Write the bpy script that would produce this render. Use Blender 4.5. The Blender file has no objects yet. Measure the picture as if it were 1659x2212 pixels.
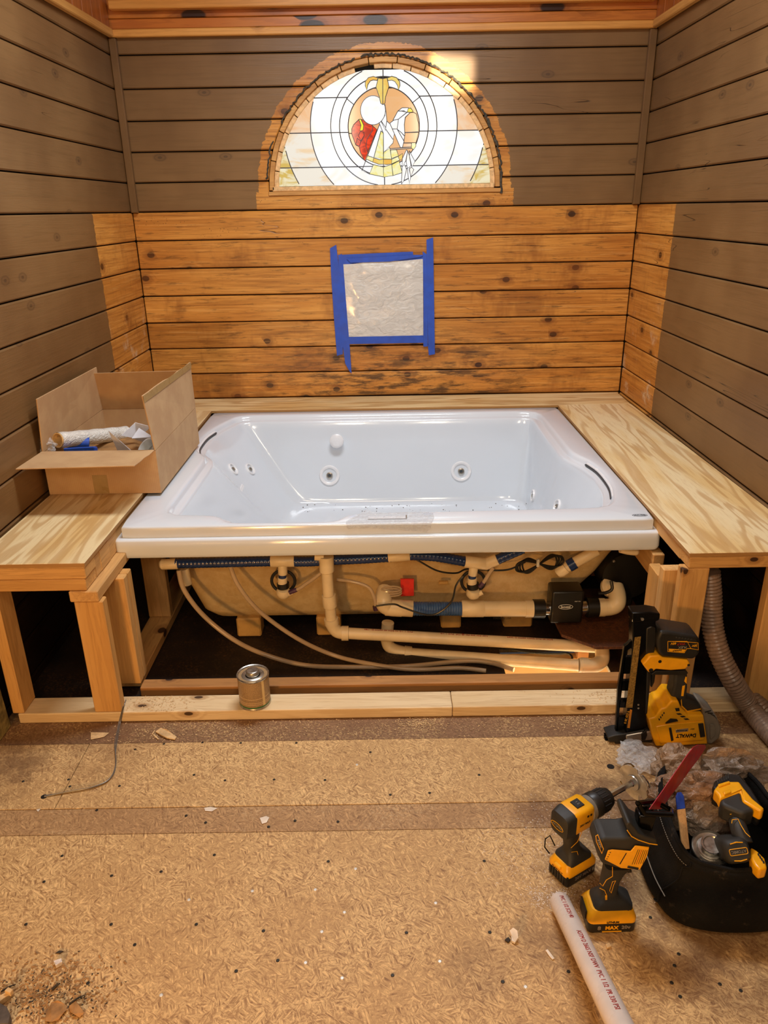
import bpy, bmesh, math, random
from mathutils import Vector, Matrix, noise
random.seed(7)
PI = math.pi
V = Vector
SC = bpy.context.scene
COL = SC.collection

# ------------------------------------------------------------------ camera
CAM = V((-0.0055, -4.175, 1.5675)); YAW, PITCH, ROLL, FPX = -0.0021, 0.3845, -0.0172, 1620.2
def _basis():
    cp, sp, cy, sy = math.cos(PITCH), math.sin(PITCH), math.cos(YAW), math.sin(YAW)
    f = V((sy*cp, cy*cp, -sp)); r = V((cy, -sy, 0)); u = r.cross(f)
    c, s = math.cos(ROLL), math.sin(ROLL)
    return f, c*r + s*u, -s*r + c*u
CF, CR, CU = _basis()
cam_data = bpy.data.cameras.new('camera'); cam = bpy.data.objects.new('camera', cam_data); COL.objects.link(cam)
cam_data.sensor_fit = 'HORIZONTAL'; cam_data.sensor_width = 36.0; cam_data.lens = 36.0*FPX/1659.0
cam_data.clip_start = 0.02; cam_data.clip_end = 60
cam.matrix_world = Matrix(((CR.x, CU.x, -CF.x, CAM.x), (CR.y, CU.y, -CF.y, CAM.y), (CR.z, CU.z, -CF.z, CAM.z), (0, 0, 0, 1)))
SC.camera = cam

# ------------------------------------------------------------------ colour management, world, lights
SC.view_settings.view_transform = 'Standard'; SC.view_settings.look = 'None'
SC.view_settings.exposure = -0.16; SC.view_settings.gamma = 1.0; SC.view_settings.use_curve_mapping = False
W = bpy.data.worlds.new('world'); SC.world = W; W.use_nodes = True
W.node_tree.nodes['Background'].inputs[0].default_value = (0.75, 0.85, 1.0, 1)
W.node_tree.nodes['Background'].inputs[1].default_value = 0.05
def area(name, loc, target, sx, sy, power, col, spread=180):
    L = bpy.data.lights.new(name, 'AREA'); L.shape = 'RECTANGLE'; L.size = sx; L.size_y = sy; L.energy = power; L.color = col
    L.spread = math.radians(spread)
    o = bpy.data.objects.new(name, L); COL.objects.link(o); o.location = loc
    o.rotation_euler = (V(target)-V(loc)).to_track_quat('-Z', 'Y').to_euler(); return o
area('assumed_ceiling_light', (0.0, -1.58, 2.90), (0.0, -1.62, 0), 1.1, 0.40, 58, (0.92, 0.96, 1.0))  # assumed overhead lamp, out of view; no fixture is modelled
area('rear_fill_light', (0.0, -3.9, 2.90), (0.0, -3.9, 0), 1.2, 0.5, 20, (1.0, 0.80, 0.56))  # added fill to brighten the near side walls, not a known fixture
area('assumed_window_light_left', (-0.45, -5.3, 2.45), (-0.2, -1.0, 1.1), 0.30, 0.6, 4.5, (1.0, 0.85, 0.62), 100)  # lamp for a window assumed behind the camera; the front wall is solid
area('assumed_window_light_right', (0.55, -5.3, 2.45), (0.25, -1.0, 1.1), 0.30, 0.6, 4.5, (1.0, 0.85, 0.62), 100)  # second assumed window lamp, likewise unseen and without an opening
area('assumed_low_work_light', (-0.85, -4.7, 0.62), (0.0, -1.2, 0.75), 0.22, 0.18, 30, (1.0, 0.52, 0.17))  # assumed warm lamp low behind the camera, never in view
area('added_sun_patch_lamp', (-0.25, -2.0, 2.88), (0.355, 0.0, 2.175), 0.19, 0.13, 0.60, (1.0, 0.90, 0.70), 2)  # added narrow-spread lamp throwing the bright wall patch; no skylight is built

# ------------------------------------------------------------------ pixel helpers (a pixel of the frame to a point on a plane)
def ray(x, y): return CF + CR*((x-829.5)/FPX) - CU*((y-1106.0)/FPX)
def aY(x, y, Y): v = ray(x, y); return CAM + v*((Y-CAM.y)/v.y)
def aZ(x, y, Z): v = ray(x, y); return CAM + v*((Z-CAM.z)/v.z)
def aX(x, y, X): v = ray(x, y); return CAM + v*((X-CAM.x)/v.x)
def aP(x, y, p, n): v = ray(x, y); p = V(p); n = V(n); return CAM + v*((p-CAM).dot(n)/v.dot(n))

# ------------------------------------------------------------------ object helpers
def thing(name, label=None, cat=None, loc=(0, 0, 0), rot=(0, 0, 0), group=None, kind=None, parent=None):
    o = bpy.data.objects.new(name, None); COL.objects.link(o); o.location = loc; o.rotation_euler = rot
    o.empty_display_size = 0.05
    if label: o['label'] = label
    if cat: o['category'] = cat
    if group: o['group'] = group
    if kind: o['kind'] = kind
    if parent: o.parent = parent
    return o
def tag(o, label=None, cat=None, group=None, kind=None):
    if label: o['label'] = label
    if cat: o['category'] = cat
    if group: o['group'] = group
    if kind: o['kind'] = kind
    return o
def wmat(o):
    m = Matrix.LocRotScale(o.location, o.rotation_euler, o.scale)
    return wmat(o.parent) @ m if o.parent else m

class MB:
    """collects shapes; obj() links them as one mesh object"""
    def __init__(s): s.v = []; s.f = []
    def add(s, vs, fs):
        b = len(s.v); s.v += [V(p) for p in vs]; s.f += [tuple(i+b for i in f) for f in fs]; return s
    def box(s, a, b, M=None):
        x0, y0, z0 = a; x1, y1, z1 = b
        vs = [V(p) for p in ((x0,y0,z0),(x1,y0,z0),(x1,y1,z0),(x0,y1,z0),(x0,y0,z1),(x1,y0,z1),(x1,y1,z1),(x0,y1,z1))]
        if M: vs = [M @ p for p in vs]
        return s.add(vs, [(0,3,2,1),(4,5,6,7),(0,1,5,4),(1,2,6,5),(2,3,7,6),(3,0,4,7)])
    def cbox(s, c, d, M=None):
        return s.box([c[i]-d[i]/2 for i in range(3)], [c[i]+d[i]/2 for i in range(3)], M)
    def prism(s, pts, off, both=False):
        pts = [V(p) for p in pts]; off = V(off); n = len(pts)
        if both: pts = [p-off*0.5 for p in pts]
        vs = pts + [p+off for p in pts]
        fs = [tuple(range(n))[::-1], tuple(range(n, 2*n))] + [(i, (i+1) % n, (i+1) % n+n, i+n) for i in range(n)]
        nn = V((0, 0, 0))
        for i in range(n): nn += (pts[i]-pts[0]).cross(pts[(i+1) % n]-pts[0])
        if nn.dot(off) < 0: fs = [f[::-1] for f in fs]
        return s.add(vs, fs)
    def tube(s, pts, r, n=10, cap=True, closed=False):
        pts = [V(p) for p in pts]; m = len(pts); R = r if hasattr(r, '__len__') else [r]*m
        vs = []; up = None
        for i, p in enumerate(pts):
            if closed: t = pts[(i+1) % m]-pts[i-1]
            else: t = pts[min(i+1, m-1)]-pts[max(i-1, 0)]
            t.normalize()
            if up is None: up = t.orthogonal().normalized()
            else:
                up = up - t*up.dot(t)
                up = up.normalized() if up.length > 1e-6 else t.orthogonal().normalized()
            w = t.cross(up)
            for k in range(n):
                a = 2*PI*k/n; vs.append(p + (up*math.cos(a)+w*math.sin(a))*R[i])
        fs = []
        for i in range(m if closed else m-1):
            j = (i+1) % m
            for k in range(n): fs.append((i*n+k, i*n+(k+1) % n, j*n+(k+1) % n, j*n+k))
        if cap and not closed: fs += [tuple(range(n))[::-1], tuple(range((m-1)*n, m*n))]
        return s.add(vs, fs)
    def lathe(s, prof, c, ax=(0, 0, 1), n=24):
        c = V(c); ax = V(ax).normalized()
        return s.tube([c+ax*h for r, h in prof], [max(r, 1e-5) for r, h in prof], n) if False else s._lathe(prof, c, ax, n)
    def _lathe(s, prof, c, ax, n):
        u = ax.orthogonal().normalized(); w = ax.cross(u); vs = []
        for r, h in prof:
            for k in range(n):
                a = 2*PI*k/n; vs.append(c+ax*h+(u*math.cos(a)+w*math.sin(a))*max(r, 1e-5))
        fs = []
        for i in range(len(prof)-1):
            for k in range(n): fs.append((i*n+k, i*n+(k+1) % n, (i+1)*n+(k+1) % n, (i+1)*n+k))
        fs += [tuple(range(n))[::-1], tuple(range((len(prof)-1)*n, len(prof)*n))]
        return s.add(vs, fs)
    def loft(s, rings, capA=False, capB=True):
        n = len(rings[0]); vs = [p for r in rings for p in r]; fs = []
        for i in range(len(rings)-1):
            for k in range(n): fs.append((i*n+k, i*n+(k+1) % n, (i+1)*n+(k+1) % n, (i+1)*n+k))
        if capA: fs.append(tuple(range(n))[::-1])
        if capB: fs.append(tuple(range((len(rings)-1)*n, len(rings)*n)))
        return s.add(vs, fs)
    def obj(s, name, mat, parent=None, world=True, smooth=False, bevel=0, seg=1, sub=0, label=None, kind=None, angle=35, solid=0, fixn=True):
        me = bpy.data.meshes.new(name)
        vs = s.v
        if parent and world:
            Mi = wmat(parent).inverted(); vs = [Mi @ p for p in vs]
        me.from_pydata([tuple(p) for p in vs], [], s.f); me.update()
        if fixn:
            bm = bmesh.new(); bm.from_mesh(me); bmesh.ops.recalc_face_normals(bm, faces=bm.faces); bm.to_mesh(me); bm.free()
        if smooth: me.polygons.foreach_set('use_smooth', [True]*len(me.polygons))
        me.materials.append(mat)
        o = bpy.data.objects.new(name, me); COL.objects.link(o)
        if parent: o.parent = parent
        if solid:
            m = o.modifiers.new('solid', 'SOLIDIFY'); m.thickness = solid; m.offset = 0
        if bevel:
            m = o.modifiers.new('bevel', 'BEVEL'); m.width = bevel; m.segments = seg; m.limit_method = 'ANGLE'; m.angle_limit = math.radians(angle)
            if seg > 1 or smooth: m.harden_normals = False
        if sub:
            m = o.modifiers.new('sub', 'SUBSURF'); m.levels = sub; m.render_levels = sub
        if smooth and bevel: pass
        if smooth:
            try: me.set_sharp_from_angle(angle=math.radians(40 if not sub else 180))
            except Exception: pass
        if label: o['label'] = label
        if kind: o['kind'] = kind
        return o

def smoothpath(pts, k=8):
    pts = [V(p) for p in pts]; out = []
    for i in range(len(pts)-1):
        p0 = pts[max(i-1, 0)]; p1 = pts[i]; p2 = pts[i+1]; p3 = pts[min(i+2, len(pts)-1)]
        for j in range(k):
            t = j/k
            out.append(0.5*((2*p1)+(p2-p0)*t+(2*p0-5*p1+4*p2-p3)*t*t+(3*p1-p0-3*p2+p3)*t**3))
    out.append(pts[-1]); return out
def round_rect(x0, y0, x1, y1, r, k=4):
    out = []
    for cx, cy, a0 in ((x1-r, y1-r, 0), (x0+r, y1-r, 90), (x0+r, y0+r, 180), (x1-r, y0+r, 270)):
        for i in range(k+1):
            a = math.radians(a0+90*i/k); out.append((cx+r*math.cos(a), cy+r*math.sin(a)))
    return out
_tc = [0]
def text(body, size, mat, parent, origin, xdir, ydir, world=True, depth=0.0004, align='CENTER', bold=0.0, name='lettering', sx=1.0):
    cu = bpy.data.curves.new('t', 'FONT'); cu.body = body; cu.size = size; cu.extrude = depth; cu.align_x = align; cu.align_y = 'CENTER'; cu.offset = bold
    cu.resolution_u = 2
    to = bpy.data.objects.new('t', cu); COL.objects.link(to)
    dg = bpy.context.evaluated_depsgraph_get(); me = bpy.data.meshes.new_from_object(to.evaluated_get(dg))
    bpy.data.objects.remove(to)
    x = V(xdir).normalized(); y = V(ydir); y = (y-x*y.dot(x)).normalized(); z = x.cross(y); o = V(origin)
    M = Matrix(((x.x*sx, y.x, z.x, o.x), (x.y*sx, y.y, z.y, o.y), (x.z*sx, y.z, z.z, o.z), (0, 0, 0, 1)))
    if parent and world: M = wmat(parent).inverted() @ M
    me.transform(M); me.name = name; me.materials.clear(); me.materials.append(mat)
    ob = bpy.data.objects.new(name, me); COL.objects.link(ob)
    if parent: ob.parent = parent
    return ob

# ------------------------------------------------------------------ materials
def lin(h):
    h = h.lstrip('#'); c = [int(h[i:i+2], 16)/255 for i in (0, 2, 4)]
    return tuple([(x/12.92 if x <= 0.04045 else ((x+0.055)/1.055)**2.4) for x in c]+[1.0])
class NT:
    def __init__(s, name):
        s.m = bpy.data.materials.new(name); s.m.use_nodes = True; s.t = s.m.node_tree; s.n = s.t.nodes; s.l = s.t.links
        s.b = s.n['Principled BSDF']
    def new(s, typ, **kw):
        nd = s.n.new(typ)
        for k, v in kw.items(): setattr(nd, k, v)
        return nd
    def set(s, sock, v):
        if isinstance(v, bpy.types.NodeSocket): s.l.new(v, sock)
        else: sock.default_value = v
    def math(s, op, a, b=0.0, clamp=False):
        nd = s.new('ShaderNodeMath', operation=op, use_clamp=clamp); s.set(nd.inputs[0], a); s.set(nd.inputs[1], b); return nd.outputs[0]
    def mr(s, v, a, b, c=0.0, d=1.0, smooth=True):
        nd = s.new('ShaderNodeMapRange'); nd.interpolation_type = 'SMOOTHSTEP' if smooth else 'LINEAR'
        s.set(nd.inputs[0], v); s.set(nd.inputs[1], a); s.set(nd.inputs[2], b); s.set(nd.inputs[3], c); s.set(nd.inputs[4], d); return nd.outputs[0]
    def mix(s, f, a, b, mode='MIX'):
        nd = s.new('ShaderNodeMix', data_type='RGBA', blend_type=mode); s.set(nd.inputs[0], f); s.set(nd.inputs[6], a); s.set(nd.inputs[7], b); return nd.outputs[2]
    def coord(s): 
        return s.new('ShaderNodeTexCoord').outputs['Object']
    def vmath(s, op, a, b):
        nd = s.new('ShaderNodeVectorMath', operation=op); s.set(nd.inputs[0], a); s.set(nd.inputs[1], b); return nd.outputs[0]
    def sep(s, v):
        nd = s.new('ShaderNodeSeparateXYZ'); s.l.new(v, nd.inputs[0]); return nd.outputs
    def comb(s, x, y, z):
        nd = s.new('ShaderNodeCombineXYZ'); s.set(nd.inputs[0], x); s.set(nd.inputs[1], y); s.set(nd.inputs[2], z); return nd.outputs[0]
    def noise(s, v, scale, detail=3, rough=0.55, dist=0.0):
        nd = s.new('ShaderNodeTexNoise'); s.l.new(v, nd.inputs['Vector']); nd.inputs['Scale'].default_value = scale
        nd.inputs['Detail'].default_value = detail; nd.inputs['Roughness'].default_value = rough; nd.inputs['Distortion'].default_value = dist
        return nd.outputs[0]
    def voro(s, v, scale, feature='F1', rand=1.0, dim='3D'):
        nd = s.new('ShaderNodeTexVoronoi', feature=feature, voronoi_dimensions=dim); s.l.new(v, nd.inputs['Vector']); nd.inputs['Scale'].default_value = scale
        nd.inputs['Randomness'].default_value = rand; return nd.outputs
    def bump(s, h, strength=0.3, dist=0.002):
        nd = s.new('ShaderNodeBump'); s.l.new(h, nd.inputs['Height']); nd.inputs['Strength'].default_value = strength; nd.inputs['Distance'].default_value = dist
        s.l.new(nd.outputs[0], s.b.inputs['Normal']); return nd
    def fin(s, col, rough=0.5, metal=0.0, **kw):
        s.set(s.b.inputs['Base Color'], col); s.set(s.b.inputs['Roughness'], rough); s.set(s.b.inputs['Metallic'], metal)
        for k, v in kw.items(): s.set(s.b.inputs[k.replace('_', ' ')], v)
        return s.m
def plain(name, hexc, rough=0.5, metal=0.0, var=0.08, vs=30, bump=0.0, **kw):
    t = NT(name); c = lin(hexc); p = t.coord(); n = t.noise(p, vs, 4)
    d = tuple(x*(1-var*2) for x in c[:3])+(1,); l = tuple(min(1, x*(1+var)) for x in c[:3])+(1,)
    col = t.mix(t.mr(n, 0.3, 0.7), d, l)
    if bump: t.bump(t.noise(p, vs*6, 3), bump, 0.001)
    r = t.mr(t.noise(p, vs*0.5, 3), 0.3, 0.7, max(0, rough-0.06), min(1, rough+0.06))
    return t.fin(col, r, metal, **kw)
def wood_nodes(t, axis, c1, c2, cd, along=1.6, across=26.0, knot=0.18, ks=(5.5, 8.0), flame=0.0, seed=0.0, kr=0.13):
    """grain, rings bent round knots and dark knots; axis = grain direction; returns colour, grain height"""
    p = t.coord(); oi = t.new('ShaderNodeObjectInfo').outputs['Random']
    off = t.math('MULTIPLY', oi, 53.0); x, y, z = t.sep(p)
    comps = {'X': (x, y, z), 'Y': (y, x, z), 'Z': (z, x, y)}[axis]
    a, b, c = comps
    b = t.math('ADD', b, t.math('MULTIPLY', off, 0.37)); a = t.math('ADD', a, off); c = t.math('ADD', c, seed)
    kv = t.comb(t.math('MULTIPLY', a, ks[0]), t.math('MULTIPLY', t.math('ADD', b, c), ks[1]), 0.0)
    vo = t.voro(kv, 1.0, dim='2D'); kd = vo['Distance']; sel = t.sep(vo['Color'])[0]
    has = t.math('LESS_THAN', sel, knot)
    near = t.math('MULTIPLY', t.mr(kd, 0.0, 0.42, 1.0, 0.0), has)
    warp = t.math('MULTIPLY', near, 2.6)
    gv = t.comb(t.math('MULTIPLY', a, along), t.math('MULTIPLY', b, across), t.math('MULTIPLY', c, across))
    g = t.noise(gv, 1.0, 5, 0.62, 0.5+flame)
    rings = t.math('SINE', t.math('ADD', t.math('MULTIPLY', g, 26.0 if not flame else 20.0), t.math('MULTIPLY', warp, 5.0)))
    ringm = t.mr(rings, -0.2, 1.0)
    fine = t.noise(t.comb(t.math('MULTIPLY', a, along*6), t.math('MULTIPLY', b, across*9), t.math('MULTIPLY', c, across*9)), 1.0, 3, 0.6)
    broad = t.noise(t.comb(t.math('MULTIPLY', a, 1.1), t.math('MULTIPLY', b, 5.0), t.math('MULTIPLY', c, 5.0)), 1.0, 3)
    col = t.mix(t.mr(broad, 0.32, 0.68), c1, c2)
    col = t.mix(t.math('MULTIPLY', ringm, 0.34 if not flame else 0.6), col, t.mix(0.5, c2, cd))
    col = t.mix(t.mr(fine, 0.52, 0.75, 0.0, 0.34), col, cd)
    halo = t.math('MULTIPLY', t.mr(kd, kr*0.9, kr*2.6, 0.55, 0.0), has)
    col = t.mix(halo, col, cd)
    core = t.math('MULTIPLY', t.mr(kd, kr*0.75, kr, 1.0, 0.0), has)
    col = t.mix(core, col, tuple(x*0.22 for x in cd[:3])+(1,))
    return col, t.math('ADD', g, t.math('MULTIPLY', fine, 0.5)), (a, b, c), p
def wood(name, axis, h1, h2, hd, rough=0.55, bump=0.25, **kw):
    t = NT(name); col, g, _, _ = wood_nodes(t, axis, lin(h1), lin(h2), lin(hd), **kw); t.bump(g, bump, 0.002)
    return t.fin(col, rough)
# wall boards: stripped pine where the paint was taken off, brown paint elsewhere, bare dark wood below the tub deck
def wallboard(name, axis, side):
    t = NT(name)
    col, g, abc, p = wood_nodes(t, axis, lin('#DB9C48'), lin('#C27F32'), lin('#6E3D17'), along=1.1, across=24, knot=0.20, ks=(5.2, 7.1), kr=0.115)
    rr_ = t.new('ShaderNodeObjectInfo').outputs['Random']; col = t.mix(t.mr(rr_, 0, 1, 0, 0.42, False), col, t.mix(0.6, col, lin('#8A4A18')))
    sk = t.noise(t.comb(t.math('MULTIPLY', abc[0], 2.2), t.math('MULTIPLY', abc[1], 90.0), t.math('MULTIPLY', abc[2], 90.0)), 1.0, 4, 0.65); col = t.mix(t.mr(sk, 0.50, 0.68, 0, 0.55), col, lin('#7A4217')); col = t.mix(t.mr(sk, 0.46, 0.34, 0, 0.30), col, lin('#E8B468'))
    bl = t.noise(t.comb(t.math('MULTIPLY', abc[0], 2.0), t.math('MULTIPLY', abc[1], 7.0), abc[2]), 1.3, 5, 0.7); col = t.mix(t.mr(bl, 0.52, 0.66, 0, 0.5), col, lin('#7E451A'))
    x, y, z = t.sep(p)
    n1 = t.noise(p, 9.0, 4, 0.6); nj = t.noise(p, 45.0, 4, 0.7)
    # old weathering: dark mildew streaks low on the wall, along the joints
    if side == 'back':
        st = t.noise(t.comb(t.math('MULTIPLY', x, 5.0), y, t.math('MULTIPLY', z, 26.0)), 1.0, 5, 0.7)
        low = t.mr(z, 0.62, 1.15, 1.0, 0.0); cx = t.mr(t.math('ABSOLUTE', t.math('SUBTRACT', x, 0.12)), 0.25, 0.95, 1.0, 0.25)
        m = t.math('MULTIPLY', t.mr(st, 0.44, 0.60), t.math('MULTIPLY', low, cx))
        m = t.math('ADD', m, t.math('MULTIPLY', t.mr(t.noise(t.comb(t.math('MULTIPLY', x, 4.0), y, t.math('MULTIPLY', z, 34.0)), 1.7, 5, 0.7), 0.53, 0.66), 0.6), True)
        edge = t.math('MULTIPLY', t.mr(z, 0.585, 0.625, 1.0, 0.0), t.mr(t.math('ABSOLUTE', t.math('SUBTRACT', x, 0.25)), 0.3, 0.7, 0.9, 0.1))
        m = t.math('MAXIMUM', m, edge)
        col = t.mix(t.math('MULTIPLY', m, 0.85), col, lin('#2A1A10'))
        pit = t.math('MULTIPLY', t.mr(t.voro(t.comb(t.math('MULTIPLY', x, 1.0), y, z), 75.0)['Distance'], 0.10, 0.16, 1.0, 0.0), t.mr(t.noise(t.comb(t.math('MULTIPLY', x, 3.0), y, t.math('MULTIPLY', z, 9.0)), 1.0, 2), 0.55, 0.62))
        pit = t.math('MULTIPLY', pit, t.mr(z, 1.38, 1.42, 0, 1))
        col = t.mix(pit, col, lin('#20140C'))
    else:
        pale = t.math('MULTIPLY', t.mr(t.noise(p, 7.0, 5, 0.7), 0.54, 0.68), t.mr(z, 0.75, 1.25, 0.75, 0.0))
        col = t.mix(pale, col, lin('#D9C2A0'))
        scr = t.mr(t.noise(t.comb(x, t.math('MULTIPLY', y, 30.0), t.math('MULTIPLY', z, 12.0)), 1.0, 5, 0.75), 0.56, 0.70)
        col = t.mix(t.math('MULTIPLY', scr, 0.35), col, lin('#5A2F14'))
    # brown paint with faint wear
    pn = t.noise(p, 2.2, 3); fn = t.noise(t.comb(*[t.math('MULTIPLY', q, s) for q, s in zip(abc, (3.0, 60.0, 60.0))]), 1.0, 4, 0.7)
    paint = t.mix(t.mr(pn, 0.3, 0.7), lin('#6E4F2D'), lin('#80603A'))
    paint = t.mix(t.mr(fn, 0.45, 0.75, 0.0, 0.35), paint, lin('#59401F'))
    kn = t.voro(t.comb(t.math('MULTIPLY', abc[0], 3.6), t.math('MULTIPLY', t.math('ADD', abc[1], abc[2]), 7.1), 0.0), 1.0, dim='2D')
    ksel = t.math('LESS_THAN', t.sep(kn['Color'])[1], 0.20)
    kring = t.math('SINE', t.math('MULTIPLY', kn['Distance'], 75.0))
    km = t.math('MULTIPLY', t.math('MULTIPLY', t.mr(kn['Distance'], 0.05, 0.17, 0.7, 0.0), ksel), t.mr(kring, -0.3, 0.8, 0.4, 1.0))
    paint = t.mix(km, paint, lin('#3A281A'))
    # cracks running with the grain
    ck = t.noise(t.comb(*[t.math('MULTIPLY', q, s) for q, s in zip(abc, (0.7, 16.0, 16.0))]), 1.0, 2, 0.4, 0.15)
    ckm = t.math('MULTIPLY', t.mr(t.math('ABSOLUTE', t.math('SUBTRACT', ck, 0.5)), 0.0, 0.0035, 1.0, 0.0), t.mr(t.noise(p, 2.6, 2), 0.56, 0.62))
    paint = t.mix(t.math('MULTIPLY', ckm, 0.9), paint, lin('#120B06')); col = t.mix(t.math('MULTIPLY', ckm, 0.8), col, lin('#25140A'))
    scuff = t.math('MULTIPLY', t.mr(t.noise(t.vmath('MULTIPLY', p, (30, 30, 8)), 1.0, 4, 0.8), 0.70, 0.76), t.mr(t.noise(p, 3.1, 2), 0.55, 0.62))
    paint = t.mix(t.math('MULTIPLY', scuff, 0.45), paint, lin('#BFA98C'))
    wob = t.math('MULTIPLY', t.math('SUBTRACT', nj, 0.5), 0.030)
    zz = t.math('ADD', z, t.math('MULTIPLY', t.math('SUBTRACT', nj, 0.5), 0.012))
    if side == 'back':
        dx = t.math('SUBTRACT', x, 0.018); dz = t.math('SUBTRACT', z, 1.66)
        d = t.math('SQRT', t.math('ADD', t.math('MULTIPLY', dx, dx), t.math('MULTIPLY', dz, dz)))
        d = t.math('ADD', d, t.math('ADD', wob, t.math('MULTIPLY', t.math('SUBTRACT', n1, 0.5), 0.05)))
        a1 = t.math('LESS_THAN', d, 0.645)
        adx = t.math('ADD', t.math('ABSOLUTE', dx), wob)
        a2 = t.math('MULTIPLY', t.math('LESS_THAN', adx, 0.66), t.math('LESS_THAN', zz, 1.655))
        a3 = t.math('MULTIPLY', t.math('LESS_THAN', adx, 0.09), t.math('LESS_THAN', zz, 2.303))
        mk = t.math('MAXIMUM', t.math('MAXIMUM', a1, a2), t.math('MAXIMUM', a3, t.math('LESS_THAN', zz, 1.5685)))
    elif side == 'left': mk = t.math('MULTIPLY', t.math('GREATER_THAN', t.math('ADD', y, wob), -0.582), t.math('LESS_THAN', zz, 1.5685))
    else: mk = t.math('MULTIPLY', t.math('GREATER_THAN', t.math('ADD', y, t.math('MULTIPLY', wob, 0.6)), -0.532), t.math('LESS_THAN', zz, 1.5685))
    c = t.mix(mk, paint, col)
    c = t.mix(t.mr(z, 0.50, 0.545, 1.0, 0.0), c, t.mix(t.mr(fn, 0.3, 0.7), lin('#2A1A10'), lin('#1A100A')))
    t.bump(t.math('ADD', g, t.math('MULTIPLY', ckm, -1.5)), 0.35, 0.003)
    return t.fin(c, t.mix(mk, (0.42,)*3+(1,), (0.36,)*3+(1,)))
M_back = wallboard('wall_board_back', 'X', 'back'); M_left = wallboard('wall_board_left', 'Y', 'left'); M_right = wallboard('wall_board_right', 'Y', 'right')
M_paint = plain('brown_paint', '#70512E', 0.42, var=0.08, vs=6)
M_void = plain('dark_backing', '#140D08', 0.9)
M_pineband = wood('orange_pine_boards', 'X', '#C47A30', '#B4621F', '#5E2A0C', 0.38, knot=0.35, ks=(3.0, 7.0), kr=0.2)
M_pinebandv = wood('orange_pine_boards_side', 'Z', '#B4692A', '#9A521C', '#4E220C', 0.4, knot=0.12)
M_trim = wood('yellow_pine_trim', 'X', '#E0A556', '#CC8B3C', '#8A5420', 0.42, knot=0.05, across=60)
M_trimy = wood('yellow_pine_trim_side', 'Y', '#D9A65C', '#C08A44', '#8A5420', 0.42, knot=0.05, across=60)

XL, XR = -1.286, 1.3245
def wall(nm): return tag(thing(nm), kind='structure')
wb = wall('wall_back'); wl = wall('wall_left'); wr = wall('wall_right')
JZ = [-0.012]+[0.027+0.1402*k for k in range(0, 12)] + [1.707, 1.848, 1.987, 2.127, 2.271, 2.41]
JZ = [round(z, 4) for z in JZ]; JZ[0] = -0.02
AC = (0.018, 1.66); AR = 0.592; AB = 1.636      # arched opening in the back wall
def halfw(z):
    d = z-AC[1]; return AR if d < 0 else math.sqrt(max(AR*AR-d*d, 0))
G = 0.0056
for i in range(len(JZ)-1):
    z0, z1 = JZ[i]+G/2, JZ[i+1]-G/2
    if i == len(JZ)-2: z1 = 2.352
    yo = random.uniform(-0.002, 0.001); T = 0.02
    segs = []
    if z1 <= AB or z0 >= AC[1]+AR: segs = [[(XL, z0), (XR, z0), (XR, z1), (XL, z1)]]
    elif z0 < AB:
        segs = [[(XL, z0), (XR, z0), (XR, z1)] + [(AC[0]+halfw(z1-(z1-AB)*k/4), z1-(z1-AB)*k/4) for k in range(5)] + [(AC[0]-halfw(AB+(z1-AB)*k/4), AB+(z1-AB)*k/4) for k in range(5)] + [(XL, z1)]]
    elif z1 > AC[1]+AR:
        n = 16; h0 = halfw(z0)
        arc = [(AC[0]-h0+2*h0*k/n) for k in range(n+1)]
        segs = [[(XL, z0)] + [(u, AC[1]+math.sqrt(max(AR*AR-(u-AC[0])**2, 0))) for u in arc] + [(XR, z0), (XR, z1), (XL, z1)]]
    else:
        n = 6; zs = [z0+(z1-z0)*k/n for k in range(n+1)]
        segs = [[(XL, z0)] + [(AC[0]-halfw(z), z) for z in zs] + [(XL, z1)], [(XR, z1)] + [(AC[0]+halfw(z), z) for z in zs[::-1]] + [(XR, z0)]]
    for s in segs:
        MB().prism([(u, yo, z) for u, z in s], (0, T, 0)).obj('board', M_back, wb, bevel=0.0045, angle=60)
    for (wo, X, sg, mt) in ((wl, XL, -1, M_left), (wr, XR, 1, M_right)):
        xo = X+sg*random.uniform(0, 0.003)
        zr = 2.36 if i == len(JZ)-2 else JZ[i+1]-G/2
        MB().prism([(xo, 0.0, z0), (xo, -5.6, z0), (xo, -5.6, zr), (xo, 0.0, zr)], (sg*T, 0, 0)).obj('board', mt, wo, bevel=0.005, angle=60)
MB().box((XL-0.03, -5.6, 0), (XL-0.022, 0.03, 3.0)).obj('backing', M_void, wl)
MB().box((XR+0.022, -5.6, 0), (XR+0.03, 0.03, 3.0)).obj('backing', M_void, wr)
bb = MB(); bb.box((XL-0.03, 0.024, 0), (XR+0.03, 0.03, 1.62)); bb.box((XL-0.03, 0.024, 1.62), (-0.60, 0.03, 3.0)); bb.box((0.64, 0.024, 1.62), (XR+0.03, 0.03, 3.0)); bb.box((-0.60, 0.024, 2.27), (0.64, 0.03, 3.0))
bb.obj('backing', M_void, wb)
# corner battens (painted, above the stripped area only)
for nm, x0, x1 in (('trim_1', XL, XL+0.036), ('trim_2', XR-0.036, XR)):
    tag(MB().box((x0, -0.030, 1.566), (x1, -0.0025, 2.338)).obj(nm, M_paint, bevel=0.004), kind='structure')
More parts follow.
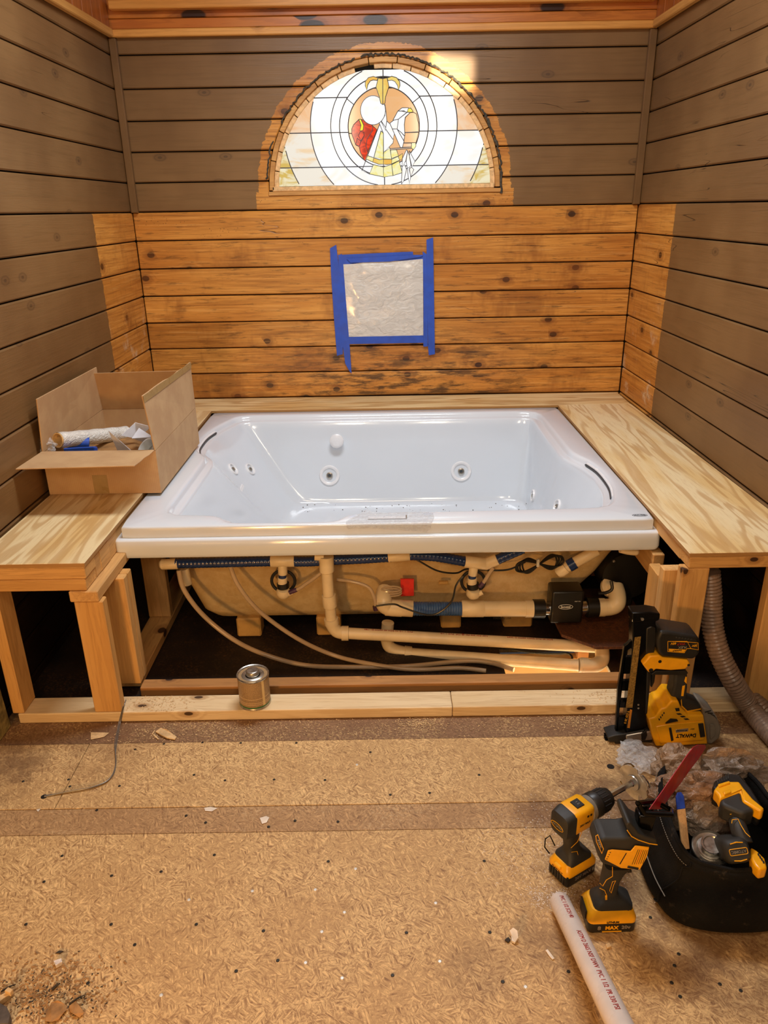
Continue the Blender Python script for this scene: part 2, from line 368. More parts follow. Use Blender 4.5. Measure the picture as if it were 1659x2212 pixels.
# pine trim and band of boards above the painted walls
def sl(y, side): return 2.340+(0.018*y if side < 0 else 0.006*y)
tr = tag(MB().box((XL+0.002, -0.034, 2.340), (XR-0.002, -0.003, 2.372)).obj('trim_3', M_trim, bevel=0.004), kind='structure')
for nm, X, s in (('trim_4', XL, 1), ('trim_5', XR, -1)):
    sd = -1 if s > 0 else 1
    pts = [(X+s*0.003, -0.036, sl(0, sd)), (X+s*0.003, -5.5, sl(-5.5, sd)), (X+s*0.003, -5.5, sl(-5.5, sd)+0.034), (X+s*0.003, -0.036, sl(0, sd)+0.034)]
    tag(MB().prism(pts, (s*0.028, 0, 0)).obj(nm, M_trimy, bevel=0.004), kind='structure')
ub = tag(thing('wall_back_upper'), kind='structure')
zb = [2.374, 2.418, 2.53, 2.67, 2.81, 2.95]
for i in range(len(zb)-1):
    MB().box((XL+0.004, -0.012, zb[i]+0.001), (XR-0.004, 0.0, zb[i+1]-0.001)).obj('board', M_pineband, ub, bevel=0.003)
tag(MB().box((XL+0.03, -0.06, 2.447), (XR-0.03, -0.014, 2.485)).obj('trim_6', M_trim, bevel=0.004), kind='structure')
for nm, X, s, sd in (('wall_left_upper', XL, 1, -1), ('wall_right_upper', XR, -1, 1)):
    u = tag(thing(nm), kind='structure'); y = -0.014
    for k in range(12):
        yy = y-0.118; z0 = sl(yy, sd)+0.036
        MB().box((X+s*0.001 if s > 0 else X-0.013, yy+0.002, z0), (X+0.013 if s > 0 else X-0.001, y, 2.95)).obj('board', M_pinebandv, u, bevel=0.003)
        y = yy
M_ceil = wood('pine_ceiling', 'X', '#C98B45', '#B5752F', '#6B3A14', 0.5)
ce = tag(thing('ceiling'), kind='structure')
for k in range(40):
    y1 = 0.02-0.14*k
    MB().box((XL-0.02, y1-0.137, 2.95), (XR+0.02, y1, 2.97)).obj('board', M_ceil, ce)
wf = tag(thing('wall_front'), kind='structure')
MB().box((XL-0.02, -5.62, 0), (XR+0.02, -5.60, 2.97)).obj('plaster', plain('pale_plaster', '#B9A68C', 0.8), wf)

# ------------------------------------------------------------------ floor
def osb(name, h1, h2, h3, dark=0.0, dust=None):
    t = NT(name); p = t.coord(); x, y, z = t.sep(p)
    def layer(ang, seed):
        c, s = math.cos(ang), math.sin(ang)
        u = t.math('ADD', t.math('MULTIPLY', x, c), t.math('MULTIPLY', y, s)); v = t.math('ADD', t.math('MULTIPLY', x, -s), t.math('MULTIPLY', y, c))
        return t.noise(t.comb(t.math('MULTIPLY', u, 36.0), t.math('MULTIPLY', v, 210.0), t.math('ADD', z, seed)), 1.0, 3, 0.55, 0.8)
    sel = t.noise(p, 30.0, 2, 0.6, 1.0)
    a, b, c, d_ = layer(0.2, 1.0), layer(1.0, 5.0), layer(-0.6, 9.0), layer(1.9, 13.0)
    n = t.mix(t.mr(sel, 0.35, 0.65), a, b); n = t.mix(t.mr(t.noise(p, 37.0, 2, 0.5, 1.0), 0.42, 0.60), n, c); n = t.mix(t.mr(t.noise(t.vmath('ADD', p, (3, 3, 3)), 45.0, 2, 0.5, 1.0), 0.48, 0.62), n, d_)
    nb = t.math('ADD', t.math('MULTIPLY', t.sep(n)[0], 0.8), t.math('MULTIPLY', t.noise(p, 260.0, 3, 0.6, 2.0), 0.2))
    col = t.mix(t.mr(nb, 0.42, 0.56), lin(h3), lin(h1)); col = t.mix(t.mr(t.noise(p, 5.0, 4), 0.35, 0.65), col, t.mix(t.mr(nb, 0.35, 0.6), lin(h3), lin(h2)))
    chip = t.math('MULTIPLY', t.mr(nb, 0.55, 0.62), 0.6); col = t.mix(chip, col, tuple(min(1, q*1.35) for q in lin(h1)[:3])+(1,))
    dk = t.math('MULTIPLY', t.mr(nb, 0.36, 0.42, 1.0, 0.0), 0.5); col = t.mix(dk, col, lin('#6A4526'))
    # brown stains at right, with shadow painted in at lower right and left corner
    sm = t.mr(t.noise(p, 4.2, 4, 0.65), 0.50, 0.62)
    def spot(cx, cy, r, k):
        dx = t.math('SUBTRACT', x, cx); dy = t.math('SUBTRACT', y, cy)
        d = t.math('SQRT', t.math('ADD', t.math('MULTIPLY', dx, dx), t.math('MULTIPLY', dy, dy)))
        return t.math('MULTIPLY', t.mr(d, r*0.35, r, k, 0.0), t.mr(t.noise(p, 11.0, 4, 0.65), 0.36, 0.58, 0.25, 1.0))
    s = spot(0.60, -2.55, 0.24, 0.75)
    for q in ((0.36, -2.95, 0.12, 0.45), (0.18, -3.02, 0.10, 0.3), (0.72, -2.95, 0.26, 0.7), (0.95, -2.4, 0.4, 0.85), (-1.2, -2.35, 0.22, 0.7), (-0.9, -2.25, 0.20, 0.35), (0.42, -2.55, 0.12, 0.6), (0.5, -2.80, 0.2, 0.6)): s = t.math('MAXIMUM', s, spot(*q))
    col = t.mix(s, col, lin('#5E3C20'))
    if dark: col = t.mix(dark, col, lin('#4A2E1A'))
    if dust:
        dm = t.math('MULTIPLY', t.mr(t.noise(p, 120.0, 3, 0.7), 0.5, 0.62), t.mr(t.noise(p, 6.0, 3), 0.42, 0.6)); col = t.mix(t.math('MULTIPLY', dm, 0.4), col, lin(dust))
    t.bump(nb, 0.3, 0.001)
    return t.fin(col, 0.62)
M_osb = osb('strand_board_floor', '#DAB67E', '#CBA56E', '#A68052')
M_strip = osb('scraped_floor_strip', '#BE9868', '#B28C5E', '#96724A', 0.06, '#D9BE92')
M_brownply = osb('brown_floor_edge', '#9E7A56', '#8E6A48', '#78573A', 0.22, '#E2C183')
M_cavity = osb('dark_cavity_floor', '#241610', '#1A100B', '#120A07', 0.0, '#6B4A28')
fl = tag(thing('floor'), kind='structure')
def panel(x0, y0, x1, y1, mt, zt=0.0, nm='panel', z0=-0.018): return MB().box((x0, y0, z0), (x1, y1, zt)).obj(nm, mt, fl, bevel=0.001)
panel(XL+0.001, -5.6, XR-0.001, -2.608, M_osb); panel(XL+0.001, -2.606, XR-0.001, -2.512, M_strip, -0.0008)
panel(XL+0.001, -2.510, -0.962, -2.231, M_osb); panel(-0.960, -2.510, XR-0.001, -2.231, M_osb)
panel(XL+0.001, -2.229, XR-0.001, -2.035, M_brownply, -0.001)
HX0, HX1, HY0, HY1 = 0.42, 0.80, -1.925, -1.715      # opening cut in the subfloor below the pipes
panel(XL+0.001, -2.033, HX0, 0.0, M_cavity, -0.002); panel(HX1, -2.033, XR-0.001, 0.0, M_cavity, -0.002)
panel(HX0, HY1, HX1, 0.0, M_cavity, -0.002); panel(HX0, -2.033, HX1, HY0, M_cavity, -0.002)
M_joist = wood('pale_joist', 'X', '#E6C084', '#D6AA6A', '#8F5F2C', 0.6, knot=0.1)
MB().box((HX0-0.3, HY1-0.045, -0.25), (HX1+0.3, HY1-0.005, -0.02)).obj('joist', M_joist, fl)
MB().box((HX0-0.6, -2.3, -0.66), (HX1+0.6, -1.2, -0.64)).obj('ground_below', plain('pale_ground_below', '#D8CDB8', 0.9, var=0.15), fl)
MB().box((HX0-0.6, -2.3, -0.66), (HX1+0.6, -2.28, -0.02)).obj('joist', M_joist, fl)
area('assumed_daylight_under_floor', (0.62, -1.82, -0.10), (0.62, -1.80, -0.64), 0.30, 0.14, 30, (1, 0.97, 0.9))  # added lamp for the daylight assumed below the floor opening
# screw heads
M_screw = plain('dark_screw', '#3A3630', 0.5, 0.6); M_screwl = plain('bright_screw', '#E4E4E0', 0.4, 0.3)
SCD = [(354,1607),(292,1619),(419,1674),(486,1686),(592,1684),(702,1685),(148,1684),(151,1699),(258,1698),(50,1688),(402,1762),(444,1777),(580,1786),(637,1773),(730,1775),(134,1849),(463,1847),(241,1892),(348,1883),(56,1997),(240,1997),(424,1997),(569,2011),(709,1861),(190,2124),(291,2041),(510,2098),(600,2075),(878,2015),(1058,2014),(1457,2086),(1451,2123),(1469,2153),(1600,2140),(1555,2126),(1466,2061),(1228,2099),(848,2107),(1086,2121),(1405,1982),(1035,1674),(928,1713),(843,1717),(640,1605),(800,1625),(95,1905),(209,1750),(520,1605),(1046,1860)]
SCL = [(771,1652),(545,1925),(681,1922),(744,1971),(768,1877),(695,2013),(660,2080),(739,2113),(348,2150),(408,1944),(950,2077),(941,1951),(1135,2132)]
for lst, mt in ((SCD, M_screw), (SCL, M_screwl)):
    base = None
    for q in lst:
        p = aZ(q[0], q[1], 0.0)
        if base is None:
            base = MB().lathe([(0.0042, -0.001), (0.0042, 0.0006), (0.0030, 0.0013), (0.0012, 0.0013), (0.0008, 0.0006)], (0, 0, 0), n=9).obj('screw', mt, fl); o = base
        else: o = base.copy(); COL.objects.link(o)
        o.location = p
# the two drilled holes through the floor (dark plugs of the void below)
for q, r in (((1319, 1656), 0.011), ((95, 1721), 0.009), ((437, 1604), 0.004)):
    p = aZ(*q, 0); MB().lathe([(r, -0.001), (r, 0.0006), (r*0.85, 0.0008)], p, n=14).obj('drilled_hole', M_void, fl)
# ------------------------------------------------------------------ stained glass window
wn = tag(thing('window_1', loc=(0.018, 0.03, 1.66)), kind='structure')
M_frame = wood('window_blocking', 'X', '#D9A45C', '#B57E3E', '#5A3517', 0.55, knot=0.1, across=50)
M_bead = plain('pale_stop_bead', '#E6BE86', 0.55, var=0.12, vs=60)
M_caulk = plain('dark_old_caulk', '#4A4438', 0.85, var=0.3, vs=90, bump=0.6)
M_lead = plain('grey_lead_came', '#56585E', 0.45, 0.5)
def ringpt(r, a, y): return V((AC[0]+r*math.cos(a), y, AC[1]+r*math.sin(a)))
# outer blocks, set one after another round the arch
def ringseg(mb, r0, r1, a0, a1, y0, y1, n=3, zmin=None):
    angs = [a0+(a1-a0)*k/n for k in range(n+1)]
    pts = [ringpt(r1, a, y0) for a in angs]+[ringpt(r0, a, y0) for a in angs[::-1]]
    if zmin is not None:
        for p in pts: p.z = max(p.z, zmin)
    return mb.prism(pts, (0, y1-y0, 0))
k = 13
for i in range(k):
    a0 = PI*i/k+0.003; a1 = PI*(i+1)/k-0.003
    ringseg(MB(), 0.566, 0.590, a0, a1, 0.004, 0.075, 2).obj('frame_block', M_frame, wn, bevel=0.002)
k = 19
for i in range(k):
    a0 = PI*i/k+0.0035; a1 = PI*(i+1)/k-0.0035
    if i in (10,): continue
    ringseg(MB(), 0.542, 0.565, a0, a1, 0.018+0.003*(i % 2), 0.031, 2).obj('stop_bead', M_bead, wn, bevel=0.002)
MB().box((AC[0]-0.595, -0.004, 1.6365), (AC[0]+0.595, 0.075, 1.656)).obj('window_sill', M_frame, wn, bevel=0.002)
MB().box((AC[0]-0.575, 0.004, 1.6565), (AC[0]+0.56, 0.031, 1.679)).obj('sill_bead', M_bead, wn, bevel=0.003)
# crumbs of old caulk round the opening: each a part of the window, irregular bead
cb = MB(); rnd = random.Random(3)
for seg in ((0.10, 1.75, 0.596), (2.75, 3.05, 0.600), (1.8, 2.6, 0.593)):
    n = int((seg[1]-seg[0])*60); pts = []; rs = []
    for i in range(n):
        a = seg[0]+(seg[1]-seg[0])*i/(n-1); pts.append(ringpt(seg[2]+rnd.uniform(-0.005, 0.006), a, -0.003)); rs.append(rnd.uniform(0.003, 0.008 if seg[0] < 1.5 else 0.005))
    cb.tube(pts, rs, 6)
cb.tube([V((0.613+rnd.uniform(-0.004, 0.004), -0.003, 1.63+0.02*i)) for i in range(6)], [rnd.uniform(0.004, 0.008) for i in range(6)], 6)
cb.obj('caulk_bead', M_caulk, wn, smooth=False)

def pane_mat(name, h1, h2, st=1.6, amt=(0.45, 0.65), scale=6, h3=None):
    t = NT(name); t.n.remove(t.b); p = t.coord()
    oi = t.new('ShaderNodeObjectInfo').outputs['Random']
    q = t.vmath('ADD', p, t.comb(t.math('MULTIPLY', oi, 31.0), 0.0, t.math('MULTIPLY', oi, 17.0)))
    n = t.noise(t.vmath('MULTIPLY', q, (1.0, 1.0, 1.8)), scale, 4, 0.55, 1.2)
    col = t.mix(t.mr(n, *amt), lin(h1), lin(h2))
    if h3:
        g = t.math('MULTIPLY', t.mr(t.sep(p)[2], 2.13, 2.19), t.mr(t.noise(p, 60, 4, 0.7), 0.45, 0.6)); col = t.mix(g, col, lin(h3))
    em = t.new('ShaderNodeEmission'); t.l.new(col, em.inputs[0]); em.inputs[1].default_value = st
    gl = t.new('ShaderNodeBsdfGlossy'); gl.inputs[1].default_value = 0.1; gl.inputs[0].default_value = (0.04, 0.04, 0.04, 1)
    ad = t.new('ShaderNodeAddShader'); t.l.new(em.outputs[0], ad.inputs[0]); t.l.new(gl.outputs[0], ad.inputs[1])
    t.l.new(ad.outputs[0], t.n['Material Output'].inputs[0]); return t.m
G_white = pane_mat('glass_white_backlit', '#FFFFFF', '#FFF8EC', 1.12, h3='#7FC9A0')
G_cream = pane_mat('glass_cream_streaky', '#FFF6E6', '#FFDFB4', 1.0)
G_amber = pane_mat('glass_amber_mottled', '#FFF3CC', '#E6C468', 0.98, (0.42, 0.6), 9)
G_peach = pane_mat('glass_peach', '#FFC58A', '#FFC080', 0.95)
G_pink = pane_mat('glass_pale_peach', '#FFDDBA', '#FFC894', 1.0)
G_red = pane_mat('glass_red', '#FF3D05', '#C22200', 0.95, (0.4, 0.62), 22)
G_yel = pane_mat('glass_yellow', '#FFF200', '#FFE600', 0.95)
G_honey = pane_mat('glass_honey', '#FFE07A', '#FFC55A', 0.98)
G_lemon = pane_mat('glass_pale_yellow', '#FFFBC8', '#FFF08A', 1.05, (0.4, 0.62), 14)
GY = 0.034                                                # plane of the glass
Rr = [0.0, 0.179, 0.222, 0.266, 0.368, 0.508, 9.0]; ZC = 1.945; XC = 0.018
hz = [1.681, aY(690, 361.5, GY).z, aY(690, 287, GY).z, aY(690, 211.5, GY).z, 2.205]
def cw(r, z): d = abs(z-ZC); return math.sqrt(r*r-d*d) if d < r else 0.0
def bw(z): d = z-AC[1]; return math.sqrt(max(0.5435**2-d*d, 0)) if z > AC[1] else 0.5435
def zonemat(k, s, side):
    if k == 0: return G_peach
    if k in (1, 2, 3): return G_white
    if k == 4: return {3: G_pink, 2: G_pink, 1: G_cream, 0: G_cream}[s] if side < 0 or s != 1 else G_white
    if k == 5: return G_amber if s < 2 or side < 0 else G_cream
    return G_amber
for side in (-1, 1):
    for k in range(6):
        for s in range(4):
            if k == 0: zs0, zs1 = (hz[s], hz[s+1])
            else: zs0, zs1 = hz[s], hz[s+1]
            n = 14; a = []; b = []
            for i in range(n+1):
                z = zs0+(zs1-zs0)*i/n; o = min(cw(Rr[k+1], z) if k < 5 else 9, bw(z)); inn = cw(Rr[k], z) if k else 0.0
                if o-inn > 0.0006: a.append((inn, z)); b.append((o, z))
            if len(a) < 3: continue
            pts = a+b[::-1]
            MB().prism([(XC+side*u, GY, z) for u, z in pts], (0, 0.003, 0)).obj('glass_pane', zonemat(k, s, side), wn)
cm = MB()
def came(pts, r=0.0026, y=None):
    cm.tube([V((p[0], GY-0.0012 if y is None else y, p[-1])) for p in pts], r, 5)
for r in Rr[1:6]:
    run = []
    for i in range(97):
        a = 2*PI*i/96; x, z = r*math.cos(a), ZC+r*math.sin(a)
        ok = z > 1.681 and abs(x) < bw(z) and (z < AC[1] or x*x+(z-AC[1])**2 < 0.545**2)
        if ok: run.append((XC+x, z))
        if (not ok or i == 96) and len(run) > 1: came(run); run = []
        if not ok: run = []
for z in hz[1:4]:
    e = bw(z); i0 = cw(0.179 if z < 2.05 else 0.222, z)
    came([(XC-e, z), (XC-i0, z)]); came([(XC+i0, z), (XC+e, z)])
came([(XC, 1.681), (XC, 1.77)]); came([(XC, 2.13), (XC, 2.203)])
def c6(x, y, Y=None):
    p = aY(740+x/7.54, 130+y/7.54, GY if Y is None else Y); return p
def fig(pts, mat, lay=1, closed=True):
    Y = GY-0.0022*lay; P = [c6(x, y, Y) for x, y in pts]
    if mat is not None: MB().prism(P, (0, 0.002, 0)).obj('glass_pane', mat, wn)
    cm.tube((P+[P[0]]) if closed else P, 0.0018, 5)
def circ(cx, cy, rx, ry, n=26, a0=0, a1=360): return [(cx+rx*math.cos(math.radians(a0+(a1-a0)*i/n)), cy+ry*math.sin(math.radians(a0+(a1-a0)*i/n))) for i in range(n)]
# robe, bands and long strips that run down from the figure
fig([(605,1040),(665,1200),(665,1905),(440,1855),(315,1800)], G_white, 1)
fig([(665,1180),(770,1440),(860,1460),(975,1835),(820,1880),(665,1905)], G_white, 1)
fig([(625,1150),(665,1190),(665,1610),(510,1580)], G_lemon, 2); fig([(500,1700),(665,1740),(665,1900),(440,1855)], G_lemon, 2)
fig([(670,1500),(770,1430),(800,1610),(665,1620)], G_lemon, 2); fig([(780,1450),(880,1460),(910,1560),(795,1600)], G_lemon, 2)
fig([(665,1740),(800,1700),(820,1880),(665,1905)], G_lemon, 2); fig([(800,1700),(920,1640),(970,1830),(825,1878)], G_lemon, 2)
fig([(410,1555),(510,1590),(490,1660),(385,1610)], G_lemon, 3); fig([(510,1590),(600,1620),(665,1612),(665,1695),(590,1695),(492,1660)], G_honey, 3)
fig([(665,1612),(800,1612),(800,1690),(730,1700),(665,1695)], G_yel and G_honey, 3); fig([(800,1612),(905,1565),(930,1630),(800,1690)], G_lemon, 3); fig([(905,1565),(975,1520),(975,1605),(930,1632)], G_honey, 3)
# red bison head and mane with its yellow horn
fig([(180,1050),(265,965),(390,975),(490,1070),(560,1130),(410,1510),(360,1640),(290,1500),(270,1410),(215,1380),(150,1200),(150,1120)], G_red, 3)
fig([(265,965),(300,960),(345,1060),(335,1140),(280,1150),(300,1060)], G_yel, 4)
fig([(290,1160),(345,1170),(350,1230),(300,1310),(260,1230)], G_red, 4); fig([(240,1270),(300,1320),(275,1395),(215,1375)], G_red, 4)
fig([(490,1070),(485,1150),(400,1280),(380,1400),(415,1510)], None, 4, False); fig([(350,1230),(290,1340),(275,1400)], None, 4, False)
# round white disc
fig(circ(495, 815, 203, 238), G_white, 4)
# shoulders and folds
fig([(690,720),(710,860),(720,990),(700,1150),(630,1000),(690,900)], G_white, 3); fig([(600,1030),(630,990),(830,1290),(820,1350),(670,1500),(665,1190)], G_white, 3)
fig([(720,990),(775,1040),(845,1200),(820,1290),(700,1120)], G_white, 4)
# bird: head, yellow beak, wing and hanging feathers
fig([(770,1025),(830,980),(870,900),(930,960),(910,1080),(890,1120),(810,1120)], G_white, 4)
fig([(900,830),(970,775),(1075,775),(1050,850),(960,830)], G_white, 5); fig([(1070,785),(1110,780),(1150,835),(1110,850),(1055,845)], G_yel, 6)
fig([(820,980),(900,830),(1000,825),(1050,845),(910,960)], G_white, 5)
fig([(910,960),(1050,850),(1100,855),(1020,930),(1005,1050),(1015,1230),(960,1180),(890,1125)], G_white, 5)
fig([(1100,855),(1150,850),(1200,870),(1235,1020),(1235,1165),(1015,1175),(1003,1040),(1025,930)], G_peach, 4)
fig([(1015,1180),(1235,1175),(1195,1345),(1000,1345)], G_peach, 4)
fig([(810,1120),(890,1120),(1000,1320),(975,1420),(940,1420),(845,1200)], G_white, 5); fig([(890,1125),(960,1180),(1010,1240),(995,1310)], G_white, 6)
fig([(995,1350),(1125,1350),(1120,1415),(970,1420)], G_pink, 5); fig([(1125,1345),(1190,1345),(1195,1400),(1160,1455),(1120,1430)], G_lemon, 6)
fig([(775,1440),(1120,1415),(1125,1435),(775,1462)], G_pink, 6)
for f in ([(1040,1460),(975,1600),(970,1735),(1030,1640),(1060,1480)], [(1060,1470),(1035,1640),(1055,1760),(1115,1720),(1090,1560)], [(1090,1470),(1090,1560),(1130,1740),(1180,1650),(1110,1520)], [(970,1735),(1010,1700),(1040,1780),(1000,1960),(960,2020)], [(1055,1760),(1085,1740),(1110,1900),(1090,2020),(1070,1900)], [(1120,1740),(1160,1780),(1110,1900),(1085,1780)]): fig(f, G_white, 5)
# horned skull at the top
fig([(580,290),(655,300),(725,290),(755,430),(700,600),(690,700),(655,725),(620,700),(600,600),(545,440)], G_honey, 6)
cm.tube([c6(655, 300, GY-0.014), c6(655, 725, GY-0.014)], 0.0020, 5)
fig([(580,290),(500,265),(420,285),(370,350),(370,420),(395,490),(410,400),(450,340),(500,322),(560,330)], G_honey, 6)
fig([(725,290),(800,262),(880,285),(930,350),(935,410),(910,490),(895,410),(850,345),(800,325),(745,335)], G_honey, 6)
for a, b in (((60, 620), (180, 720)), ((1250, 605), (1130, 700)), ((95, 1190), (150, 1195))): cm.tube([c6(*a), c6(*b)], 0.0024, 5)
cm.obj('lead_came', M_lead, wn)
# bare sky-white board outside, so the arch never looks through to nothing
MB().box((-0.62, 0.078, 1.60), (0.66, 0.082, 2.30)).obj('outer_board', M_void, wn)
# ------------------------------------------------------------------ deck framing and plywood
M_ply = None
def plymat(name, h1, h2, hd, axis='Y', seed=0.0):
    t = NT(name); p = t.coord(); x, y, z = t.sep(p)
    a, b = (y, x) if axis == 'Y' else (x, y)
    base = t.noise(t.comb(t.math('MULTIPLY', a, 0.75), t.math('MULTIPLY', b, 7.5), t.math('ADD', t.math('MULTIPLY', z, 3.0), seed)), 1.0, 3, 0.45, 0.35)
    r = t.math('SINE', t.math('MULTIPLY', base, 62.0)); rm = t.mr(r, -0.1, 0.95)
    patch = t.mr(t.noise(t.comb(t.math('MULTIPLY', a, 1.3), t.math('MULTIPLY', b, 8.0), seed), 1.0, 3), 0.42, 0.66)
    fine = t.noise(t.comb(t.math('MULTIPLY', a, 14.0), t.math('MULTIPLY', b, 260.0), z), 1.0, 3, 0.6)
    col = t.mix(patch, lin(h1), lin(h2)); col = t.mix(t.math('MULTIPLY', rm, 0.55), col, lin(hd)); col = t.mix(t.mr(fine, 0.5, 0.72, 0, 0.3), col, lin(hd))
    edge = t.math('LESS_THAN', t.math('ABSOLUTE', t.sep(t.new('ShaderNodeNewGeometry').outputs['Normal'])[2]), 0.5)
    ply = t.mr(t.math('SINE', t.math('MULTIPLY', z, 1500.0)), -0.2, 0.2)
    ec = t.mix(ply, lin('#C89A5C'), lin('#8C6236')); col = t.mix(edge, col, ec)
    t.bump(t.math('ADD', base, t.math('MULTIPLY', fine, 0.3)), 0.25, 0.002)
    return t.fin(col, 0.55)
M_ply = plymat('plywood_face', '#EAD3A2', '#DDB878', '#B98A4C'); M_ply2 = plymat('plywood_face_side', '#EBD6A8', '#E2C082', '#B8884C', seed=4.0); M_plyx = plymat('plywood_face_back', '#E8CF9A', '#D9B272', '#A87A40', 'X', 2.0)
M_studz = wood('pine_stud', 'Z', '#E2B372', '#D09C56', '#8A5628', 0.6, knot=0.14, ks=(7.0, 12.0), kr=0.10, across=22)
M_studx = wood('pine_rail', 'X', '#DFAE6A', '#CD9A56', '#855226', 0.6, knot=0.16, ks=(7.0, 12.0), kr=0.10, across=22)
M_study = wood('pine_joist', 'Y', '#DDAE6E', '#C99A5C', '#855226', 0.6, knot=0.12, across=22)
M_studxd = wood('aged_pine_plate', 'X', '#C08A50', '#A9763E', '#6A4020', 0.65, knot=0.16, ks=(7.0, 12.0), kr=0.10, across=22)
M_sill = wood('dusty_pine_plate', 'X', '#EAD2A8', '#DDBE8C', '#9A6C3C', 0.65, knot=0.18, ks=(6.0, 12.0), kr=0.10, across=22)
DZ = 0.586
dl = thing('deck_platform', 'plywood topped timber deck frame with three studs, at left of the bathtub', 'platform', (-1.1, -1.1, 0))
MB().box((-1.270, -2.122, 0.5705), (-0.921, -0.27, DZ)).obj('plywood_top', M_ply, dl, bevel=0.0015)
MB().box((-1.280, -2.122, 0.5315), (-0.924, -2.034, 0.5695)).obj('rail', M_studx, dl, bevel=0.003)
MB().box((-1.280, -2.122, 0.4915), (-0.928, -2.034, 0.5305)).obj('rail', M_studx, dl, bevel=0.003)
MB().box((-0.995, -2.033, 0.4915), (-0.928, -0.27, 0.5695)).obj('joist', M_study, dl, bevel=0.003)
MB().box((-0.985, -2.126, 0.4535), (-0.896, -0.27, 0.4905)).obj('lower_rail', M_study, dl, bevel=0.003)
MB().box((-0.940, -1.99, 0.4915), (-0.926, -1.90, 0.566)).obj('joist_block', M_study, dl, bevel=0.004)
for x0, x1, y0, y1, z1 in ((-0.976, -0.887, -2.122, -2.084, 0.4525), (-1.248, -1.210, -2.122, -2.033, 0.4905)):
    MB().box((x0, y0, 0.0395), (x1, y1, z1)).obj('stud', M_studz, dl, bevel=0.003)
for x0, x1, y0, y1 in ((-0.960, -0.871, -1.965, -1.928), (-0.960, -0.871, -1.925, -1.888), (-0.975, -0.886, -1.50, -1.462), (-0.975, -0.886, -0.9, -0.862), (-0.975, -0.886, -0.4, -0.362)):
    MB().box((x0, y0, 0.0395), (x1, y1, 0.4525)).obj('stud', M_studz, dl, bevel=0.003)
MB().box((-0.975, -1.925, 0.0), (-0.884, -0.3, 0.0385)).obj('floor_plate', M_study, dl, bevel=0.003)
dr = thing('deck_platform', 'wide plywood topped timber deck frame at right of the bathtub, against the right wall', 'platform', (1.1, -1.1, 0))
MB().prism([(0.913, -2.122, 0.5715), (1.318, -2.122, 0.5715), (1.306, -0.275, 0.5715), (0.919, -0.275, 0.5715)][::1], (0, 0, 0.0145)).obj('plywood_top', M_ply2, dr, bevel=0.0015)
MB().box((0.917, -2.120, 0.5325), (1.322, -2.036, 0.5710)).obj('rail', M_studx, dr, bevel=0.003)
MB().box((0.921, -2.035, 0.525), (0.962, -0.27, 0.5705)).obj('joist', M_study, dr, bevel=0.003)
MB().box((0.905, -1.865, 0.372), (0.945, -0.5, 0.4600)).obj('joist', M_study, dr, bevel=0.003)
for x0, x1, y0, y1, z1 in ((0.900, 0.984, -2.120, -2.082, 0.532), (0.868, 0.956, -2.060, -2.022, 0.500), (0.868, 0.905, -2.018, -1.93, 0.46), (1.174, 1.262, -2.120, -2.082, 0.532), (0.90, 0.94, -1.2, -1.11, 0.371), (1.28, 1.318, -1.5, -1.41, 0.53)):
    MB().box((x0, y0, 0.0395), (x1, y1, z1)).obj('stud', M_studz, dr, bevel=0.003)
db = thing('deck_board', 'narrow plywood strip along the back wall behind the bathtub rim', 'board', (0, -0.14, DZ-0.02))
MB().prism([(XL+0.012, -0.271, 0.5708), (XR-0.02, -0.271, 0.5708), (XR-0.012, -0.004, 0.5708), (XL+0.012, -0.004, 0.5708)], (0, 0, 0.0150)).obj('plywood_strip', M_plyx, db, bevel=0.0015)
MB().box((XL+0.012, -0.045, 0.5), (XR-0.012, -0.006, 0.5705)).obj('ledger', M_studxd, db, bevel=0.003)
sp = thing('sill_plate', 'long pale pine floor plate across the front of the tub framing, can standing on it', 'timber', (0, -2.08, 0))
MB().box((-1.232, -2.122, 0.0), (0.205, -2.033, 0.038)).obj('plate', M_sill, sp, bevel=0.0035, seg=2)
MB().box((0.2065, -2.122, 0.0), (XR-0.004, -2.033, 0.038)).obj('plate', M_sill, sp, bevel=0.0035, seg=2)
sp2 = thing('sill_plate', 'second darker pine floor plate just behind the front one', 'timber', (0, -1.97, 0))
MB().box((-0.869, -1.985, 0.0), (0.93, -1.933, 0.0375)).obj('plate', M_studxd, sp2, bevel=0.0035, seg=2)

# ------------------------------------------------------------------ whirlpool bathtub
def tubmat(name, hexc, rough=0.12):
    t = NT(name); p = t.coord(); n = t.noise(p, 3.0, 2)
    col = t.mix(t.mr(n, 0.3, 0.7), lin(hexc), tuple(q*0.97 for q in lin(hexc)[:3])+(1,))
    return t.fin(col, t.mr(t.noise(p, 18, 3), 0.3, 0.7, rough, rough+0.06), 0.0, Coat_Weight=0.5, Coat_Roughness=0.05)
M_tub = tubmat('white_acrylic', '#DCE4EC')
M_jet = plain('white_jet_plastic', '#EDEFF2', 0.22, var=0.02)
M_chrome = plain('chrome', '#C8CCD0', 0.12, 1.0, var=0.03)
M_darkslot = plain('dark_slot', '#3C4248', 0.35, 0.2)
M_steel = plain('galvanised_steel', '#B9B5AC', 0.3, 0.9, var=0.12, vs=60)
bt = thing('bathtub', 'large white rectangular whirlpool bathtub set into the plywood deck', 'bathtub', (0, -1.05, 0.0))
RZ = 0.5745
